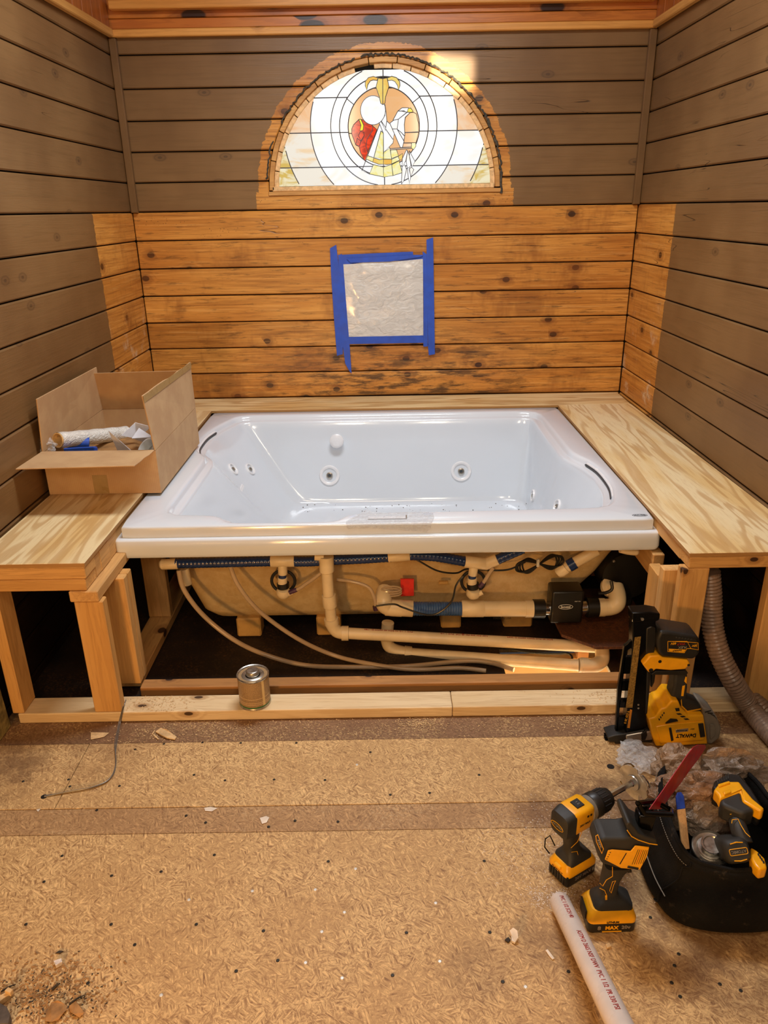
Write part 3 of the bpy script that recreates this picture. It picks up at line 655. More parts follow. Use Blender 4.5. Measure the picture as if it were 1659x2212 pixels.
top_pts = [((-0.795, -1.712), (-0.60, -1.50)), ((-0.785, -1.030), (-0.53, -0.80)), ((-0.850, -0.955), (-0.52, -0.75)), ((-0.868, -0.83), (-0.51, -0.70)), ((-0.862, -0.66), (-0.50, -0.62)), ((-0.832, -0.53), (-0.49, -0.56)),
           ((-0.765, -0.345), (-0.47, -0.475)), ((0.80, -0.352), (0.74, -0.478)), ((0.803, -1.075), (0.69, -0.95)), ((0.852, -1.17), (0.67, -1.00)), ((0.876, -1.32), (0.65, -1.08)), ((0.866, -1.50), (0.62, -1.2)), ((0.802, -1.708), (0.58, -1.5)),
           ((-0.115, -1.727), (-0.08, -1.515)), ((-0.150, -1.745), (-0.12, -1.52)), ((-0.168, -1.79), (-0.14, -1.52)), ((-0.205, -1.800), (-0.16, -1.52)), ((-0.525, -1.795), (-0.44, -1.52)), ((-0.556, -1.785), (-0.46, -1.52)), ((-0.580, -1.740), (-0.48, -1.515)), ((-0.61, -1.720), (-0.50, -1.51))]
SEGN = [12, 3, 4, 4, 3, 6, 26, 12, 3, 4, 4, 4, 16, 2, 2, 2, 6, 2, 2, 2, 4]
T = []; Bm = []
for i, (a, b) in enumerate(top_pts):
    a2, b2 = top_pts[(i+1) % len(top_pts)]; n = SEGN[i]
    for j in range(n):
        f = j/n; T.append((a[0]+(a2[0]-a[0])*f, a[1]+(a2[1]-a[1])*f)); Bm.append((b[0]+(b2[0]-b[0])*f, b[1]+(b2[1]-b[1])*f))
NTt = len(T)
def smooth2(P, it):
    for _ in range(it): P = [((P[i-1][0]+2*P[i][0]+P[(i+1) % NTt][0])/4, (P[i-1][1]+2*P[i][1]+P[(i+1) % NTt][1])/4) for i in range(NTt)]
    return P
T = smooth2(T, 2); Bm = smooth2(Bm, 8)
def inset(P, d):
    out = []
    for i in range(NTt):
        ax, ay = P[i-1]; bx, by = P[(i+1) % NTt]; tx, ty = bx-ax, by-ay; l = math.hypot(tx, ty) or 1
        nx, ny = -ty/l, tx/l
        cx, cy = 0.0-P[i][0], -1.05-P[i][1]
        if nx*cx+ny*cy < 0: nx, ny = -nx, -ny
        out.append((P[i][0]+nx*d, P[i][1]+ny*d))
    return out
OUT = (-0.914, -1.823, 0.914, -0.278)
def outer(d, r=0.018):
    x0, y0, x1, y1 = OUT[0]-d, OUT[1]-d, OUT[2]+d, OUT[3]+d; res = []
    for (x, y) in T:                                    # radial projection of the opening on the rim rectangle, corners kept
        cx, cy = 0.0, -1.05; dx, dy = x-cx, y-cy
        s = min(((x1-cx) if dx > 0 else (x0-cx))/dx if abs(dx) > 1e-6 else 9e9, ((y1-cy) if dy > 0 else (y0-cy))/dy if abs(dy) > 1e-6 else 9e9)
        res.append([cx+dx*s, cy+dy*s])
    for px, py in ((x0, y0), (x1, y0), (x1, y1), (x0, y1)):
        i = min(range(NTt), key=lambda k: (res[k][0]-px)**2+(res[k][1]-py)**2)
        sx = 1 if px < 0 else -1; sy = 1 if py < -1 else -1
        res[i] = [px+sx*r*0.3, py+sy*r*0.3]
    return res
def z3(P, z): return [V((a, b, z)) for a, b in P]
I = inset
rings = [z3(outer(0.0), 0.534), z3(outer(0.0), 0.568), z3(outer(-0.002), 0.5725), z3(outer(-0.006), RZ), z3(I(T, -0.012), RZ), z3(I(T, -0.004), RZ-0.001), z3(T, RZ-0.004), z3(I(T, 0.006), RZ-0.010),
         z3(I(T, 0.009), RZ-0.019), z3(I(T, 0.013), RZ-0.023), z3(I(T, 0.030), RZ-0.0245), z3(I(T, 0.036), RZ-0.028), z3(I(T, 0.040), RZ-0.036)]
T2 = I(T, 0.040)
for f, z in ((0.06, 0.515), (0.2, 0.45), (0.40, 0.36), (0.62, 0.26), (0.82, 0.18), (0.90, 0.155), (0.955, 0.138)):
    rings.append(z3([(a[0]+(b[0]-a[0])*f, a[1]+(b[1]-a[1])*f) for a, b in zip(T2, Bm)], z))
rings.append(z3(I(Bm, 0.004), 0.127)); rings.append(z3(I(Bm, 0.03), 0.121)); rings.append(z3([(0.05+(x-0.05)*0.5, -1.0+(y+1.0)*0.5) for x, y in Bm], 0.118)); rings.append(z3([(0.05+(x-0.05)*0.05, -1.0+(y+1.0)*0.05) for x, y in Bm], 0.116))
MB().loft(rings, capA=False, capB=True).obj('basin', M_tub, bt, smooth=True)
# apron lip that steps out below the rim
lip = MB()
def rr(d, z, r=0.02): return [V((x, y, z)) for x, y in round_rect(OUT[0]-d, OUT[1]-d, OUT[2]+d, OUT[3]+d, r)]
lip.loft([rr(-0.01, 0.534), rr(0.010, 0.5345), rr(0.017, 0.532), rr(0.020, 0.527), rr(0.021, 0.48), rr(0.019, 0.472), rr(0.016, 0.4665), rr(0.006, 0.4665), rr(0.006, 0.52)], capB=False)
lip.obj('apron_lip', M_tub, bt, smooth=True)
# reinforced underside
def fibre(name, h1, h2):
    t = NT(name); p = t.coord(); n = t.noise(p, 22, 5, 0.7); m = t.noise(p, 4, 3)
    col = t.mix(t.mr(n, 0.35, 0.65), lin(h1), lin(h2)); col = t.mix(t.mr(m, 0.45, 0.7, 0, 0.4), col, lin('#B58A55')); t.bump(n, 0.8, 0.006); return t.fin(col, 0.5)
M_fibre = fibre('tan_fibreglass', '#DCC08C', '#CFAF78')
def shq(fl, fr, br_, bl_, z, r=0.07):
    Q = [V(fl+(z,)), V(fr+(z,)), V(br_+(z,)), V(bl_+(z,))]; out = []
    for i in range(4):
        p = Q[i]; a = (Q[i-1]-p).normalized()*r; b = (Q[(i+1) % 4]-p).normalized()*r
        for k in range(6):
            f = k/5; out.append((p+a).lerp(p, f).lerp(p.lerp(p+b, f), f))
    return out
MB().loft([shq((-0.885, -1.79), (0.885, -1.79), (0.885, -0.30), (-0.885, -0.30), 0.50), shq((-0.85, -1.73), (0.86, -1.73), (0.87, -0.32), (-0.86, -0.32), 0.45), shq((-0.82, -1.66), (0.84, -1.66), (0.85, -0.33), (-0.80, -0.33), 0.36), shq((-0.78, -1.63), (0.80, -1.63), (0.84, -0.34), (-0.74, -0.34), 0.27), shq((-0.735, -1.60), (0.68, -1.60), (0.82, -0.38), (-0.62, -0.38), 0.12), shq((-0.70, -1.58), (0.63, -1.58), (0.80, -0.40), (-0.58, -0.40), 0.085), shq((-0.64, -1.54), (0.58, -1.54), (0.76, -0.43), (-0.52, -0.43), 0.070)], capB=True).obj('underside_shell', M_fibre, bt, smooth=True)
M_foot = plain('tan_foot_block', '#C79B55', 0.7, var=0.12, vs=14, bump=0.3)
for x0, x1, y in ((-0.60, -0.505, -1.60), (-0.285, -0.19, -1.60), (0.21, 0.29, -1.56), (0.46, 0.575, -1.56)):
    MB().box((x0, y, 0.0), (x1, y+0.08, 0.083)).obj('support_foot', M_foot, bt, bevel=0.006)
# red sticker and tan clip under the rim
q = [aY(*p, -1.672) for p in ((865, 1251), (894, 1251), (894, 1287), (866, 1288))]
MB().prism(q, (0, 0.006, 0)).obj('warning_sticker', plain('red_sticker', '#D8281C', 0.5, var=0.1), bt)
MB().cbox(aY(958, 1258, -1.664), (0.035, 0.012, 0.012)).obj('tie_mount', M_foot, bt, bevel=0.002)
# jets, suction cover, controls
def jet(c, n, r, deep=True):
    j = MB().lathe([(r, -0.006), (r, 0.004), (r*0.93, 0.008), (r*0.80, 0.008), (r*0.68, 0.003), (r*0.66, -0.003), (0.001, -0.003)] if deep else [(r, -0.006), (r, 0.004), (r*0.9, 0.009), (0.001, 0.009)], c, n, 28).obj('jet', M_jet, bt, smooth=True)
    if deep:
        MB().lathe([(r*0.30, -0.002), (r*0.32, 0.007), (r*0.22, 0.009), (r*0.17, 0.005), (0.001, 0.004)], c, n, 16).obj('jet_nozzle', M_steel, j, smooth=True)
        MB().lathe([(r*0.15, 0.0045), (r*0.15, 0.0055), (0.001, 0.0055)], c, n, 12).obj('nozzle_hole', M_darkslot, j)
    return j
nb = V((0, -1, 0.28)).normalized()
dg = bpy.context.evaluated_depsgraph_get
def hit(px, py, ob):
    """point and normal where the line through a pixel meets a mesh"""
    from mathutils.bvhtree import BVHTree
    mw = wmat(ob.parent) if ob.parent else Matrix()
    vs = [mw @ v.co for v in ob.data.vertices]; tr = BVHTree.FromPolygons(vs, [tuple(p.vertices) for p in ob.data.polygons])
    d = ray(px, py).normalized(); loc, nor, idx, dist = tr.ray_cast(CAM, d)
    if nor.dot(d) > 0: nor = -nor
    return loc, nor
basin = [o for o in bt.children if o.name.startswith('basin')] or [o for o in bpy.data.objects if o.name == 'basin']
basin = basin[0]
for px, py, r in ((712, 1027, 0.054), (996, 1018, 0.054)):
    l, n = hit(px, py, basin); jet(l, n, r)
l, n = hit(728, 950, basin)
MB().lathe([(0.030, -0.004), (0.031, 0.02), (0.037, 0.026), (0.037, 0.036), (0.030, 0.042), (0.018, 0.043), (0.001, 0.0425)], l, (n+V((0, -0.3, -0.1))).normalized(), 24).obj('suction_cover', M_jet, bt, smooth=True)
for px, py in ((503, 1014), (540, 1014), (1152, 1071), (1204, 1094)):
    l, n = hit(px, py, basin); jet(l, n, 0.033)
l, n = hit(522, 1056, basin)
MB().cbox((0, 0, 0), (0.02, 0.006, 0.10), Matrix.Translation(l) @ n.to_track_quat('Y', 'X').to_matrix().to_4x4()).obj('moulded_slot', M_jet, bt, bevel=0.003)
# grab slots in the head rests
for pts in (((-0.843, -0.985), (-0.866, -0.90), (-0.872, -0.80), (-0.868, -0.70), (-0.85, -0.61)), ((0.856, -1.19), (0.874, -1.28), (0.877, -1.38), (0.870, -1.49), (0.850, -1.585))):
    s = 1 if pts[0][0] < 0 else -1
    P = smoothpath([(x+s*0.012, y, RZ-0.012) for x, y in pts], 5)
    g = MB().tube(P, 0.006, 8).obj('grab_handle', M_jet, bt, smooth=True)
    P2 = smoothpath([(x+s*0.020, y, RZ-0.0165) for x, y in pts], 5)
    MB().tube(P2, 0.0042, 6).obj('handle_slot', M_darkslot, g, smooth=True)
# maker's oval on the front right corner, printed lettering
c = aZ(1382, 1113, RZ+0.0004)
ov = [c+V((0.026*math.cos(2*PI*i/28), 0.009*math.sin(2*PI*i/28), 0)) for i in range(28)]; M_ink = plain('dark_print', '#4A4E55', 0.5)
MB().tube(ov, 0.0008, 5, closed=True).obj('maker_oval', M_ink, bt)
text('JACUZZI', 0.0105, M_ink, bt, c, (1, 0, 0), (0, 1, 0), bold=0.0002, name='maker_lettering')
# overflow bar with clear tape stuck over it
M_clear = NT('clear_film'); M_clear.n.remove(M_clear.b)
def film(name, tint=(0.92, 0.94, 0.96, 1), alpha=0.25, rough=0.12, scale=30):
    t = NT(name); p = t.coord(); n = t.noise(t.vmath('MULTIPLY', p, (1, 1.6, 1.2)), scale, 4, 0.6, 1.5); n2 = t.noise(p, scale*3, 3, 0.6, 0.5)
    t.bump(t.math('ADD', n, t.math('MULTIPLY', n2, 0.3)), 0.9, 0.012); t.set(t.b.inputs['Alpha'], t.mr(n, 0.35, 0.7, alpha*0.7, min(1, alpha*1.5)))
    return t.fin(tint, rough, Specular_IOR_Level=0.8)
M_clear = film('clear_film')
M_tape_clear = film('clear_tape', alpha=0.18, scale=60)
ct = tag(thing('clear_tape_patch', loc=(0, -1.80, RZ)), 'wrinkled clear tape over the slim spout on the front bathtub rim', 'tape')
tp = [aZ(*q, RZ+0.0022) for q in ((746, 1135), (748, 1126), (772, 1112), (790, 1102), (805, 1106), (830, 1108), (920, 1105), (935, 1107), (938, 1118), (932, 1133))]
MB().prism(tp, (0, 0, 0.0009)).obj('tape_sheet', M_tape_clear, ct)
tf = [aY(*q, -1.8268) for q in ((748, 1137), (932, 1134), (930, 1142), (921, 1150), (870, 1146), (800, 1141), (752, 1143))]
MB().prism(tf, (0, 0.0008, 0)).obj('tape_fold', M_tape_clear, ct)
a, b = aZ(795, 1119, RZ), aZ(876, 1118, RZ)
MB().box((a.x, a.y-0.012, RZ+0.0002), (b.x, a.y+0.010, RZ+0.0018)).obj('spout_bar', M_jet, bt, bevel=0.0005)
MB().box((a.x, a.y-0.0155, RZ+0.0002), (b.x+0.004, a.y-0.0125, RZ+0.0014)).obj('spout_gap', M_darkslot, bt)
MB().box((b.x+0.001, a.y-0.012, RZ+0.0002), (b.x+0.005, a.y+0.014, RZ+0.004)).obj('spout_end', M_steel, bt, bevel=0.0006)
# grit lying on the bottom of the basin
gr = MB(); rnd = random.Random(5)
for i in range(46):
    px = rnd.uniform(640, 1150); py = rnd.uniform(1088, 1106)
    l, n = hit(px, py, basin)
    if l.z < 0.16: r = rnd.uniform(0.0012, 0.003); gr.cbox(l+V((0, 0, r*0.4)), (r*2, r*1.4, r), Matrix())
tag(gr.obj('construction_grit', plain('dark_grit', '#5A4A3C', 0.9)), 'dark specks of sawdust and grit on the bathtub bottom', 'grit', kind='stuff')
# ------------------------------------------------------------------ plumbing below the rim
M_pvc = plain('cream_pvc', '#E6D0A6', 0.35, var=0.05, vs=12)
M_bluehose = None
def ribbed(name, h1, h2, axisdist=0.0, rough=0.3):
    return plain(name, h1, rough, var=0.12, vs=20)
M_blue = plain('navy_hose', '#1E3566', 0.22, var=0.12, vs=16); M_bluel = plain('blue_ribbed_hose', '#3B5C8E', 0.4, var=0.1)
M_black = plain('black_plastic', '#14130F', 0.35, var=0.1); M_blackm = plain('black_rubber', '#1C1B19', 0.6, var=0.12, vs=20)
M_tubing = plain('clear_vinyl_tubing', '#C9AE8A', 0.2, var=0.06, vs=10, Alpha=0.72)
M_purple = plain('purple_primer', '#4B2A48', 0.4, var=0.2, vs=60)
M_redink = plain('red_print', '#A82A22', 0.6)
def pipe_run(mb, pts, r, n=16): return mb.tube(pts, r, n)
def sock(mb, a, b, r, n=18):
    a = V(a); b = V(b); return mb.tube([a, a+(b-a)*0.02, a+(b-a)*0.98, b], [r*0.96, r, r, r*0.96], n)
# top air and water manifold: blue hoses with cream tees
Yh = -1.735
mf = thing('water_hose_run', 'navy blue hose run with cream tees hanging below the front bathtub rim', 'hose', (-0.3, -1.74, 0.40))
P = lambda x, y, Y=Yh: aY(x, y, Y)
def hose(name, pts, r, mt, par, ribs=0, label=None, n=14, ramp=0.06):
    pts = smoothpath(pts, 10); rs = r
    if ribs:
        L = [0]; 
        for i in range(1, len(pts)): L.append(L[-1]+(pts[i]-pts[i-1]).length)
        tot = L[-1]; m = ribs*4; out = []; j = 0
        for i in range(m+1):
            d = tot*i/m
            while j < len(L)-2 and L[j+1] < d: j += 1
            f = (d-L[j])/max(1e-9, L[j+1]-L[j]); out.append(pts[j].lerp(pts[j+1], min(1, f)))
        rs = [r*(1+ramp*(1, 0.2, -1, 0.2)[i % 4]) for i in range(m+1)]; pts = out
    return MB().tube(pts, rs, n).obj(name, mt, par, smooth=True, label=label)
hose('hose', [P(380, 1217), (P(480, 1215)), P(598, 1212)], 0.0185, M_blue, mf, 26, ramp=0.03)
hose('hose', [P(628, 1213), P(665, 1213), P(700, 1211)], 0.0185, M_blue, mf, 10, ramp=0.03)
hose('hose', [P(712, 1210), P(780, 1207), P(845, 1203)], 0.0185, M_blue, mf, 16, ramp=0.03)
hose('hose', [P(880, 1199), P(940, 1202), P(1010, 1214)], 0.0185, M_blue, mf, 16, ramp=0.03)
hose('hose', [P(1060, 1216), P(1090, 1202), P(1130, 1185)], 0.0185, M_blue, mf, 8, ramp=0.03)
tee = MB(); sock(tee, P(352, 1219), P(385, 1218), 0.0195); tee.lathe([(0.001, -0.001), (0.014, 0.0), (0.0195, 0.006), (0.0195, 0.016)], P(346, 1219), (1, 0, 0), 16); sock(tee, P(397, 1228, Yh+0.03), P(405, 1262, Yh+0.03), 0.018); tee.obj('elbow', M_pvc, mf, smooth=True)
tee = MB(); sock(tee, P(585, 1212), P(636, 1211), 0.0225); sock(tee, P(610, 1216), P(611, 1240), 0.017); tee.obj('tee', M_pvc, mf, smooth=True)
tee = MB(); sock(tee, P(838, 1202), P(885, 1199), 0.0205); tee.obj('coupling', M_pvc, mf, smooth=True)
tee = MB(); sock(tee, P(1004, 1213), P(1054, 1219), 0.022); sock(tee, P(1046, 1220), P(1074, 1208), 0.022); sock(tee, P(1024, 1220), P(1021, 1242), 0.0165); tee.obj('tee', M_pvc, mf, smooth=True)
for cx, cy in ((610, 1245), (1020, 1246)):
    b = MB(); sock(b, P(cx, cy-6), P(cx, cy+3), 0.0145); b.obj('blue_stub', M_blue, mf, smooth=True)
    b = MB(); sock(b, P(cx, cy+2), P(cx, cy+20), 0.0175); b.obj('adapter', M_pvc, mf, smooth=True)
    b = MB(); sock(b, P(cx+1, cy+14), P(cx+2, cy+24), 0.0225); b.obj('jet_nut', M_black, mf, smooth=True)
    c = P(cx+2, cy+10, -1.70)
    b = MB(); ringp = [c+V((0.043*math.cos(2*PI*i/24), 0, 0.043*math.sin(2*PI*i/24))) for i in range(24)]; b.tube(ringp, 0.006, 8, closed=True); b.obj('gasket_ring', M_blackm, mf, smooth=True)
    b = MB(); b.lathe([(0.001, -0.022), (0.017, -0.020), (0.025, -0.010), (0.026, 0.004), (0.020, 0.016), (0.001, 0.02)], P(cx+2, cy+34, -1.735), (0.1, -0.3, 0.9), 18); b.tube([P(cx+8, cy+40, -1.74), P(cx+22, cy+33, -1.74)], 0.010, 10); b.obj('jet_body', M_pvc, mf, smooth=True)
for pts in (((625, 1280), (645, 1272), (660, 1262), (680, 1248), (694, 1237)), ((1036, 1268), (1046, 1256), (1056, 1240), (1066, 1226))):
    tp = [P(x, y, -1.748) for x, y in pts]
    hose('air_tube', tp, 0.0068, M_tubing, mf)
    MB().tube([tp[0], tp[0].lerp(tp[1], 0.8)], 0.0085, 10).obj('primer_stain', M_purple, mf, smooth=True)
# drain pipe: down from the rim, coupling, elbow, long run to the right
dp = thing('drain_pipe', 'cream drain pipe dropping from the rim and running right with red print', 'pipe', (-0.22, -1.76, 0.1))
Yd = -1.765
D = lambda x, y, Y=Yd: aY(x, y, Y)
b = MB(); sock(b, D(705, 1201), D(706, 1234), 0.0262); sock(b, D(680, 1201), D(700, 1202), 0.016); b.obj('top_elbow', M_pvc, dp, smooth=True)
b = MB(); b.tube([D(706, 1232), D(710, 1292)], 0.0205, 18); b.tube([D(712, 1300), D(716, 1345)], 0.0205, 18); b.obj('pipe', M_pvc, dp, smooth=True)
b = MB(); sock(b, D(710, 1285), D(713, 1310), 0.0255); b.obj('coupling', M_pvc, dp, smooth=True)
e0 = D(716, 1338); e1 = D(752, 1368)
b = MB(); b.tube(smoothpath([e0, D(718, 1352), D(730, 1365), e1], 5), 0.0235, 18); sock(b, D(715, 1336), D(717, 1348), 0.0265); sock(b, D(738, 1368), D(753, 1368), 0.0275); b.obj('elbow', M_pvc, dp, smooth=True)
pA, pB = D(752, 1368), aY(1296, 1398, -1.80)
b = MB(); b.tube([pA, pB], 0.0215, 20); run = b.obj('long_pipe', M_pvc, dp, smooth=True)
dirp = (pB-pA).normalized(); cv = (CAM-(pA+pB)*0.5).normalized(); upn = (cv - dirp*cv.dot(dirp)).normalized(); upv = dirp.cross(upn); upv = -upv if upv.z < 0 else upv
for f, s in ((0.16, 'PVC 1 1/2 IN SCH 40 ASTM D 1785'), (0.46, 'NSF PW 330 PSI @ 73F  PVC 1 1/2'), (0.72, 'SCH 40 PVC DWV ASTM D 2665')):
    c = pA.lerp(pB, f); dd = (upn*0.55+upv*0.83).normalized()
    text(s, 0.0120, M_redink, run, c+dd*0.0217, dirp*-1, -(dirp.cross(dd))*(1 if dirp.cross(dd).z > 0 else -1)*1.0, name='pipe_print', depth=0.0003)
# second, lower run joined by an elbow at the far right
lw = thing('lower_drain_pipe', 'lower cream drain pipe resting near the dark floor, elbows at both ends', 'pipe', (0.4, -1.8, 0.03))
q0 = aY(838, 1345, -1.70); q1 = aY(836, 1385, -1.70); q2 = aY(848, 1402, -1.71); q3 = aY(880, 1411, -1.72); q4 = aZ(1250, 1437, 0.024); 
b = MB(); b.tube(smoothpath([q0, q1, q2, q3], 5), 0.0235, 16); sock(b, aY(873, 1410, -1.72), aY(888, 1412, -1.72), 0.0275); b.obj('elbow', M_pvc, lw, smooth=True)
MB().tube([q3, q4], 0.0215, 18).obj('pipe', M_pvc, lw, smooth=True)
q5 = aY(1282, 1438, q4.y); q6 = aY(1300, 1425, -1.845); q7 = aY(1300, 1398, -1.815)
b = MB(); b.tube(smoothpath([q4, q5, q6, q7], 6), 0.0262, 18); sock(b, aY(1255, 1437, q4.y), aY(1270, 1438, q4.y), 0.0285); b.obj('elbow', M_pvc, lw, smooth=True)
# pump run: big cream pipe, ribbed blue section, heater, pump elbow
pm = thing('heater_pipe_run', 'large cream pipe with ribbed blue section feeding the heater', 'pipe', (0.2, -1.70, 0.19))
Yp = -1.715
Pm = lambda x, y, Y=Yp: aY(x, y, Y)
b = MB(); sock(b, Pm(832, 1312), Pm(892, 1315), 0.031); b.tube(smoothpath([Pm(868, 1314), Pm(838, 1311), Pm(828, 1298), Pm(832, 1276, -1.66)], 6), 0.032, 20); b.obj('elbow', M_pvc, pm, smooth=True)
b = MB(); b.tube(smoothpath([Pm(845, 1302), Pm(838, 1285), Pm(846, 1268, -1.68)], 4), 0.032, 16)
hose('ribbed_hose', [Pm(890, 1315), Pm(940, 1315), Pm(998, 1315)], 0.0262, M_bluel, pm, 20, ramp=0.04)
b = MB(); sock(b, Pm(997, 1315), Pm(1045, 1315), 0.0315); b.tube([Pm(1040, 1315), Pm(1140, 1315)], 0.0295, 20); sock(b, Pm(1134, 1315), Pm(1152, 1315), 0.0325); b.obj('pipe', M_pvc, pm, smooth=True)
rc = [Pm(846, 1282, -1.70)+V((0.036*math.cos(2*PI*i/20), 0.01*math.sin(2*PI*i/20), 0.006*math.sin(2*PI*i/20))) for i in range(20)]
b = MB()
for k in range(3): b.tube([p+V((0, 0, 0.009*k)) for p in rc], 0.0035, 6, closed=True)
b.obj('coiled_air_tube', M_tubing, pm, smooth=True)
MB().tube([Pm(810, 1309), Pm(812, 1318)], 0.009, 10).obj('primer_stain', M_purple, pm, smooth=True)
text('MADE IN USA', 0.011, M_black, pm, Pm(1082, 1327)+V((0, -0.0300, 0.0)), (1, 0, 0), (0, 0.3, 1), name='pipe_print')
ht = thing('water_heater', 'black inline water heater with white oval badge between the pipes', 'heater', (0.65, -1.71, 0.15))
b = MB(); sock(b, Pm(1151, 1315), Pm(1176, 1315), 0.036, 24); b.obj('union_nut', M_black, ht, smooth=True)
b = MB(); sock(b, Pm(1266, 1312), Pm(1291, 1312), 0.038, 24); b.obj('union_nut', M_black, ht, smooth=True)
MB().tube([Pm(1176, 1315), Pm(1190, 1315)], 0.026, 18).obj('chrome_sleeve', M_chrome, ht, smooth=True); MB().tube([Pm(1255, 1313), Pm(1268, 1312)], 0.026, 18).obj('chrome_sleeve', M_chrome, ht, smooth=True)
a, c = Pm(1184, 1337), Pm(1258, 1268)
MB().box((a.x, Yp-0.036, a.z), (c.x, Yp+0.05, c.z)).obj('heater_body', M_black, ht, bevel=0.008, seg=3, smooth=True)
M_whitep = plain('white_print', '#D8D8D2', 0.5)
cc = Pm(1222, 1311, Yp-0.037); ov = [cc+V((0.026*math.cos(2*PI*i/26), 0, 0.0095*math.sin(2*PI*i/26))) for i in range(26)]
MB().tube(ov, 0.0010, 5, closed=True).obj('badge_oval', M_whitep, ht); text('Jacuzzi', 0.0135, M_whitep, ht, cc, (1, 0, 0), (0, 0, 1), name='badge_lettering', bold=0.0003)
text('HEAT ON', 0.005, M_whitep, ht, cc+V((0.042, 0, 0.022)), (1, 0, 0), (0, 0, 1), name='small_print')
pe = thing('pump_elbow', 'cream elbow and flange joining the heater to the dark pump', 'pipe', (0.8, -1.7, 0.2))
b = MB(); b.tube(smoothpath([Pm(1292, 1312), Pm(1318, 1311), Pm(1332, 1303), Pm(1333, 1285, -1.69), Pm(1328, 1268, -1.66)], 6), 0.032, 20); sock(b, Pm(1291, 1312), Pm(1306, 1312), 0.0345); b.obj('elbow', M_pvc, pe, smooth=True)
b = MB(); b.lathe([(0.030, -0.01), (0.043, -0.008), (0.043, 0.008), (0.034, 0.010)], Pm(1322, 1268, -1.655), (0.15, -0.75, 0.65), 24); b.obj('flange', M_pvc, pe, smooth=True)
pu = thing('circulation_pump', 'round black circulation pump half hidden in the dark behind the heater', 'pump', (0.905, -1.55, 0.113))
b = MB(); c = V((0.905, -1.55, 0.265)); b.lathe([(0.05, -0.10), (0.095, -0.095), (0.104, -0.07), (0.104, 0.0), (0.08, 0.04), (0.07, 0.14)], c, (0, 1, 0), 28); b.obj('pump_housing', M_black, pu, smooth=True)
b = MB(); b.box((0.86, -1.60, 0.1125), (0.95, -1.47, 0.165)); b.obj('pump_foot', M_black, pu, bevel=0.004)
for a in (0.4, 1.3, 2.3): MB().lathe([(0.005, 0), (0.005, 0.006), (0.001, 0.007)], c+V((0.09*math.cos(a), -0.096, 0.09*math.sin(a))), (0, -1, 0), 8).obj('pump_bolt', M_steel, pu)
sh_ = thing('pump_shelf', 'dark strand board shelf with angled corners under the pump', 'shelf', (0.78, -1.78, 0.11))
M_dkosb = osb('dark_strand_board', '#6B3C1C', '#5A3016', '#3E200F')
pts = [aZ(*q, 0.112) for q in ((1199, 1342), (1213, 1370), (1288, 1397), (1355, 1396), (1392, 1365), (1388, 1330))]
MB().prism(pts+[V((0.975, -1.45, 0.112)), V((0.60, -1.45, 0.112))], (0, 0, -0.012)).obj('shelf_board', M_dkosb, sh_, bevel=0.0015)
MB().box((0.70, -1.80, 0.0), (0.74, -1.50, 0.0995)).obj('shelf_leg', M_studxd, sh_, bevel=0.002); MB().box((0.92, -1.72, 0.0), (0.955, -1.50, 0.0995)).obj('shelf_leg', M_studxd, sh_, bevel=0.002)
# upper right pipes
ur = thing('suction_pipe', 'short angled cream pipe with a blue band under the right bathtub rim', 'pipe', (0.72, -1.74, 0.4))
MB().tube([P(1212, 1232, -1.72), P(1290, 1188, -1.72)], 0.0205, 16).obj('pipe', M_pvc, ur, smooth=True)
MB().tube([P(1228, 1223, -1.72), P(1242, 1215, -1.72)], 0.023, 16).obj('blue_band', M_blue, ur, smooth=True)
MB().lathe([(0.001, -0.03), (0.016, -0.026), (0.024, -0.012), (0.0245, 0.012)], P(1216, 1230, -1.72), (0.75, 0, 0.66), 16).obj('pipe_end', M_pvc, ur, smooth=True)
ue = tag(thing('pipe_stub', loc=(0.83, -1.78, 0.45)), 'rounded cream pipe stub poking from under the right rim corner', 'pipe')
b = MB(); b.tube(smoothpath([P(1340, 1186, -1.78), P(1356, 1190, -1.78), P(1372, 1192, -1.78)], 4), 0.0135, 14); b.lathe([(0.0135, 0), (0.0135, 0.004), (0.008, 0.012), (0.001, 0.014)], P(1372, 1192, -1.78), (1, 0, -0.1), 14); b.obj('stub', M_pvc, ue, smooth=True)
# clear tubes that hang in long arcs to the floor
def loose(name, pts, r, mt, label, cat, n=10, smooth=8):
    P3 = []
    for x, y, m, v in pts: P3.append(aY(x, y, v) if m == 'y' else aZ(x, y, v))
    P3 = smoothpath(P3, smooth); t_ = thing(name, label, cat, tuple(P3[len(P3)//2]))
    MB().tube(P3, r, n).obj('tubing', mt, t_, smooth=True); return t_
loose('clear_tube', [(386, 1232, 'y', -1.76), (398, 1275, 'y', -1.77), (440, 1330, 'y', -1.78), (505, 1382, 'y', -1.80), (575, 1415, 'y', -1.80), (660, 1437, 'z', 0.010), (760, 1441, 'z', 0.0085), (880, 1439, 'z', 0.0085), (1000, 1428, 'z', 0.010), (1060, 1432, 'z', 0.010), (1110, 1447, 'z', 0.010)], 0.0088, M_tubing, 'clear vinyl tube sagging in a long arc, leftmost of the two', 'tube')
loose('clear_tube', [(497, 1222, 'y', -1.74), (515, 1265, 'y', -1.75), (560, 1320, 'y', -1.765), (640, 1378, 'y', -1.785), (720, 1415, 'y', -1.79), (800, 1434, 'z', 0.020), (890, 1446, 'z', 0.010), (990, 1443, 'z', 0.010), (1050, 1449, 'z', 0.010)], 0.0082, M_tubing, 'clear vinyl tube starting further right, falling behind the drain pipe', 'tube')
loose('clear_tube', [(728, 1252, 'y', -1.70), (760, 1256, 'y', -1.71), (795, 1268, 'y', -1.72), (808, 1290, 'y', -1.73), (811, 1308, 'y', -1.735)], 0.0068, M_tubing, 'short clear tube curving from the upright pipe to the heater pipe', 'tube')
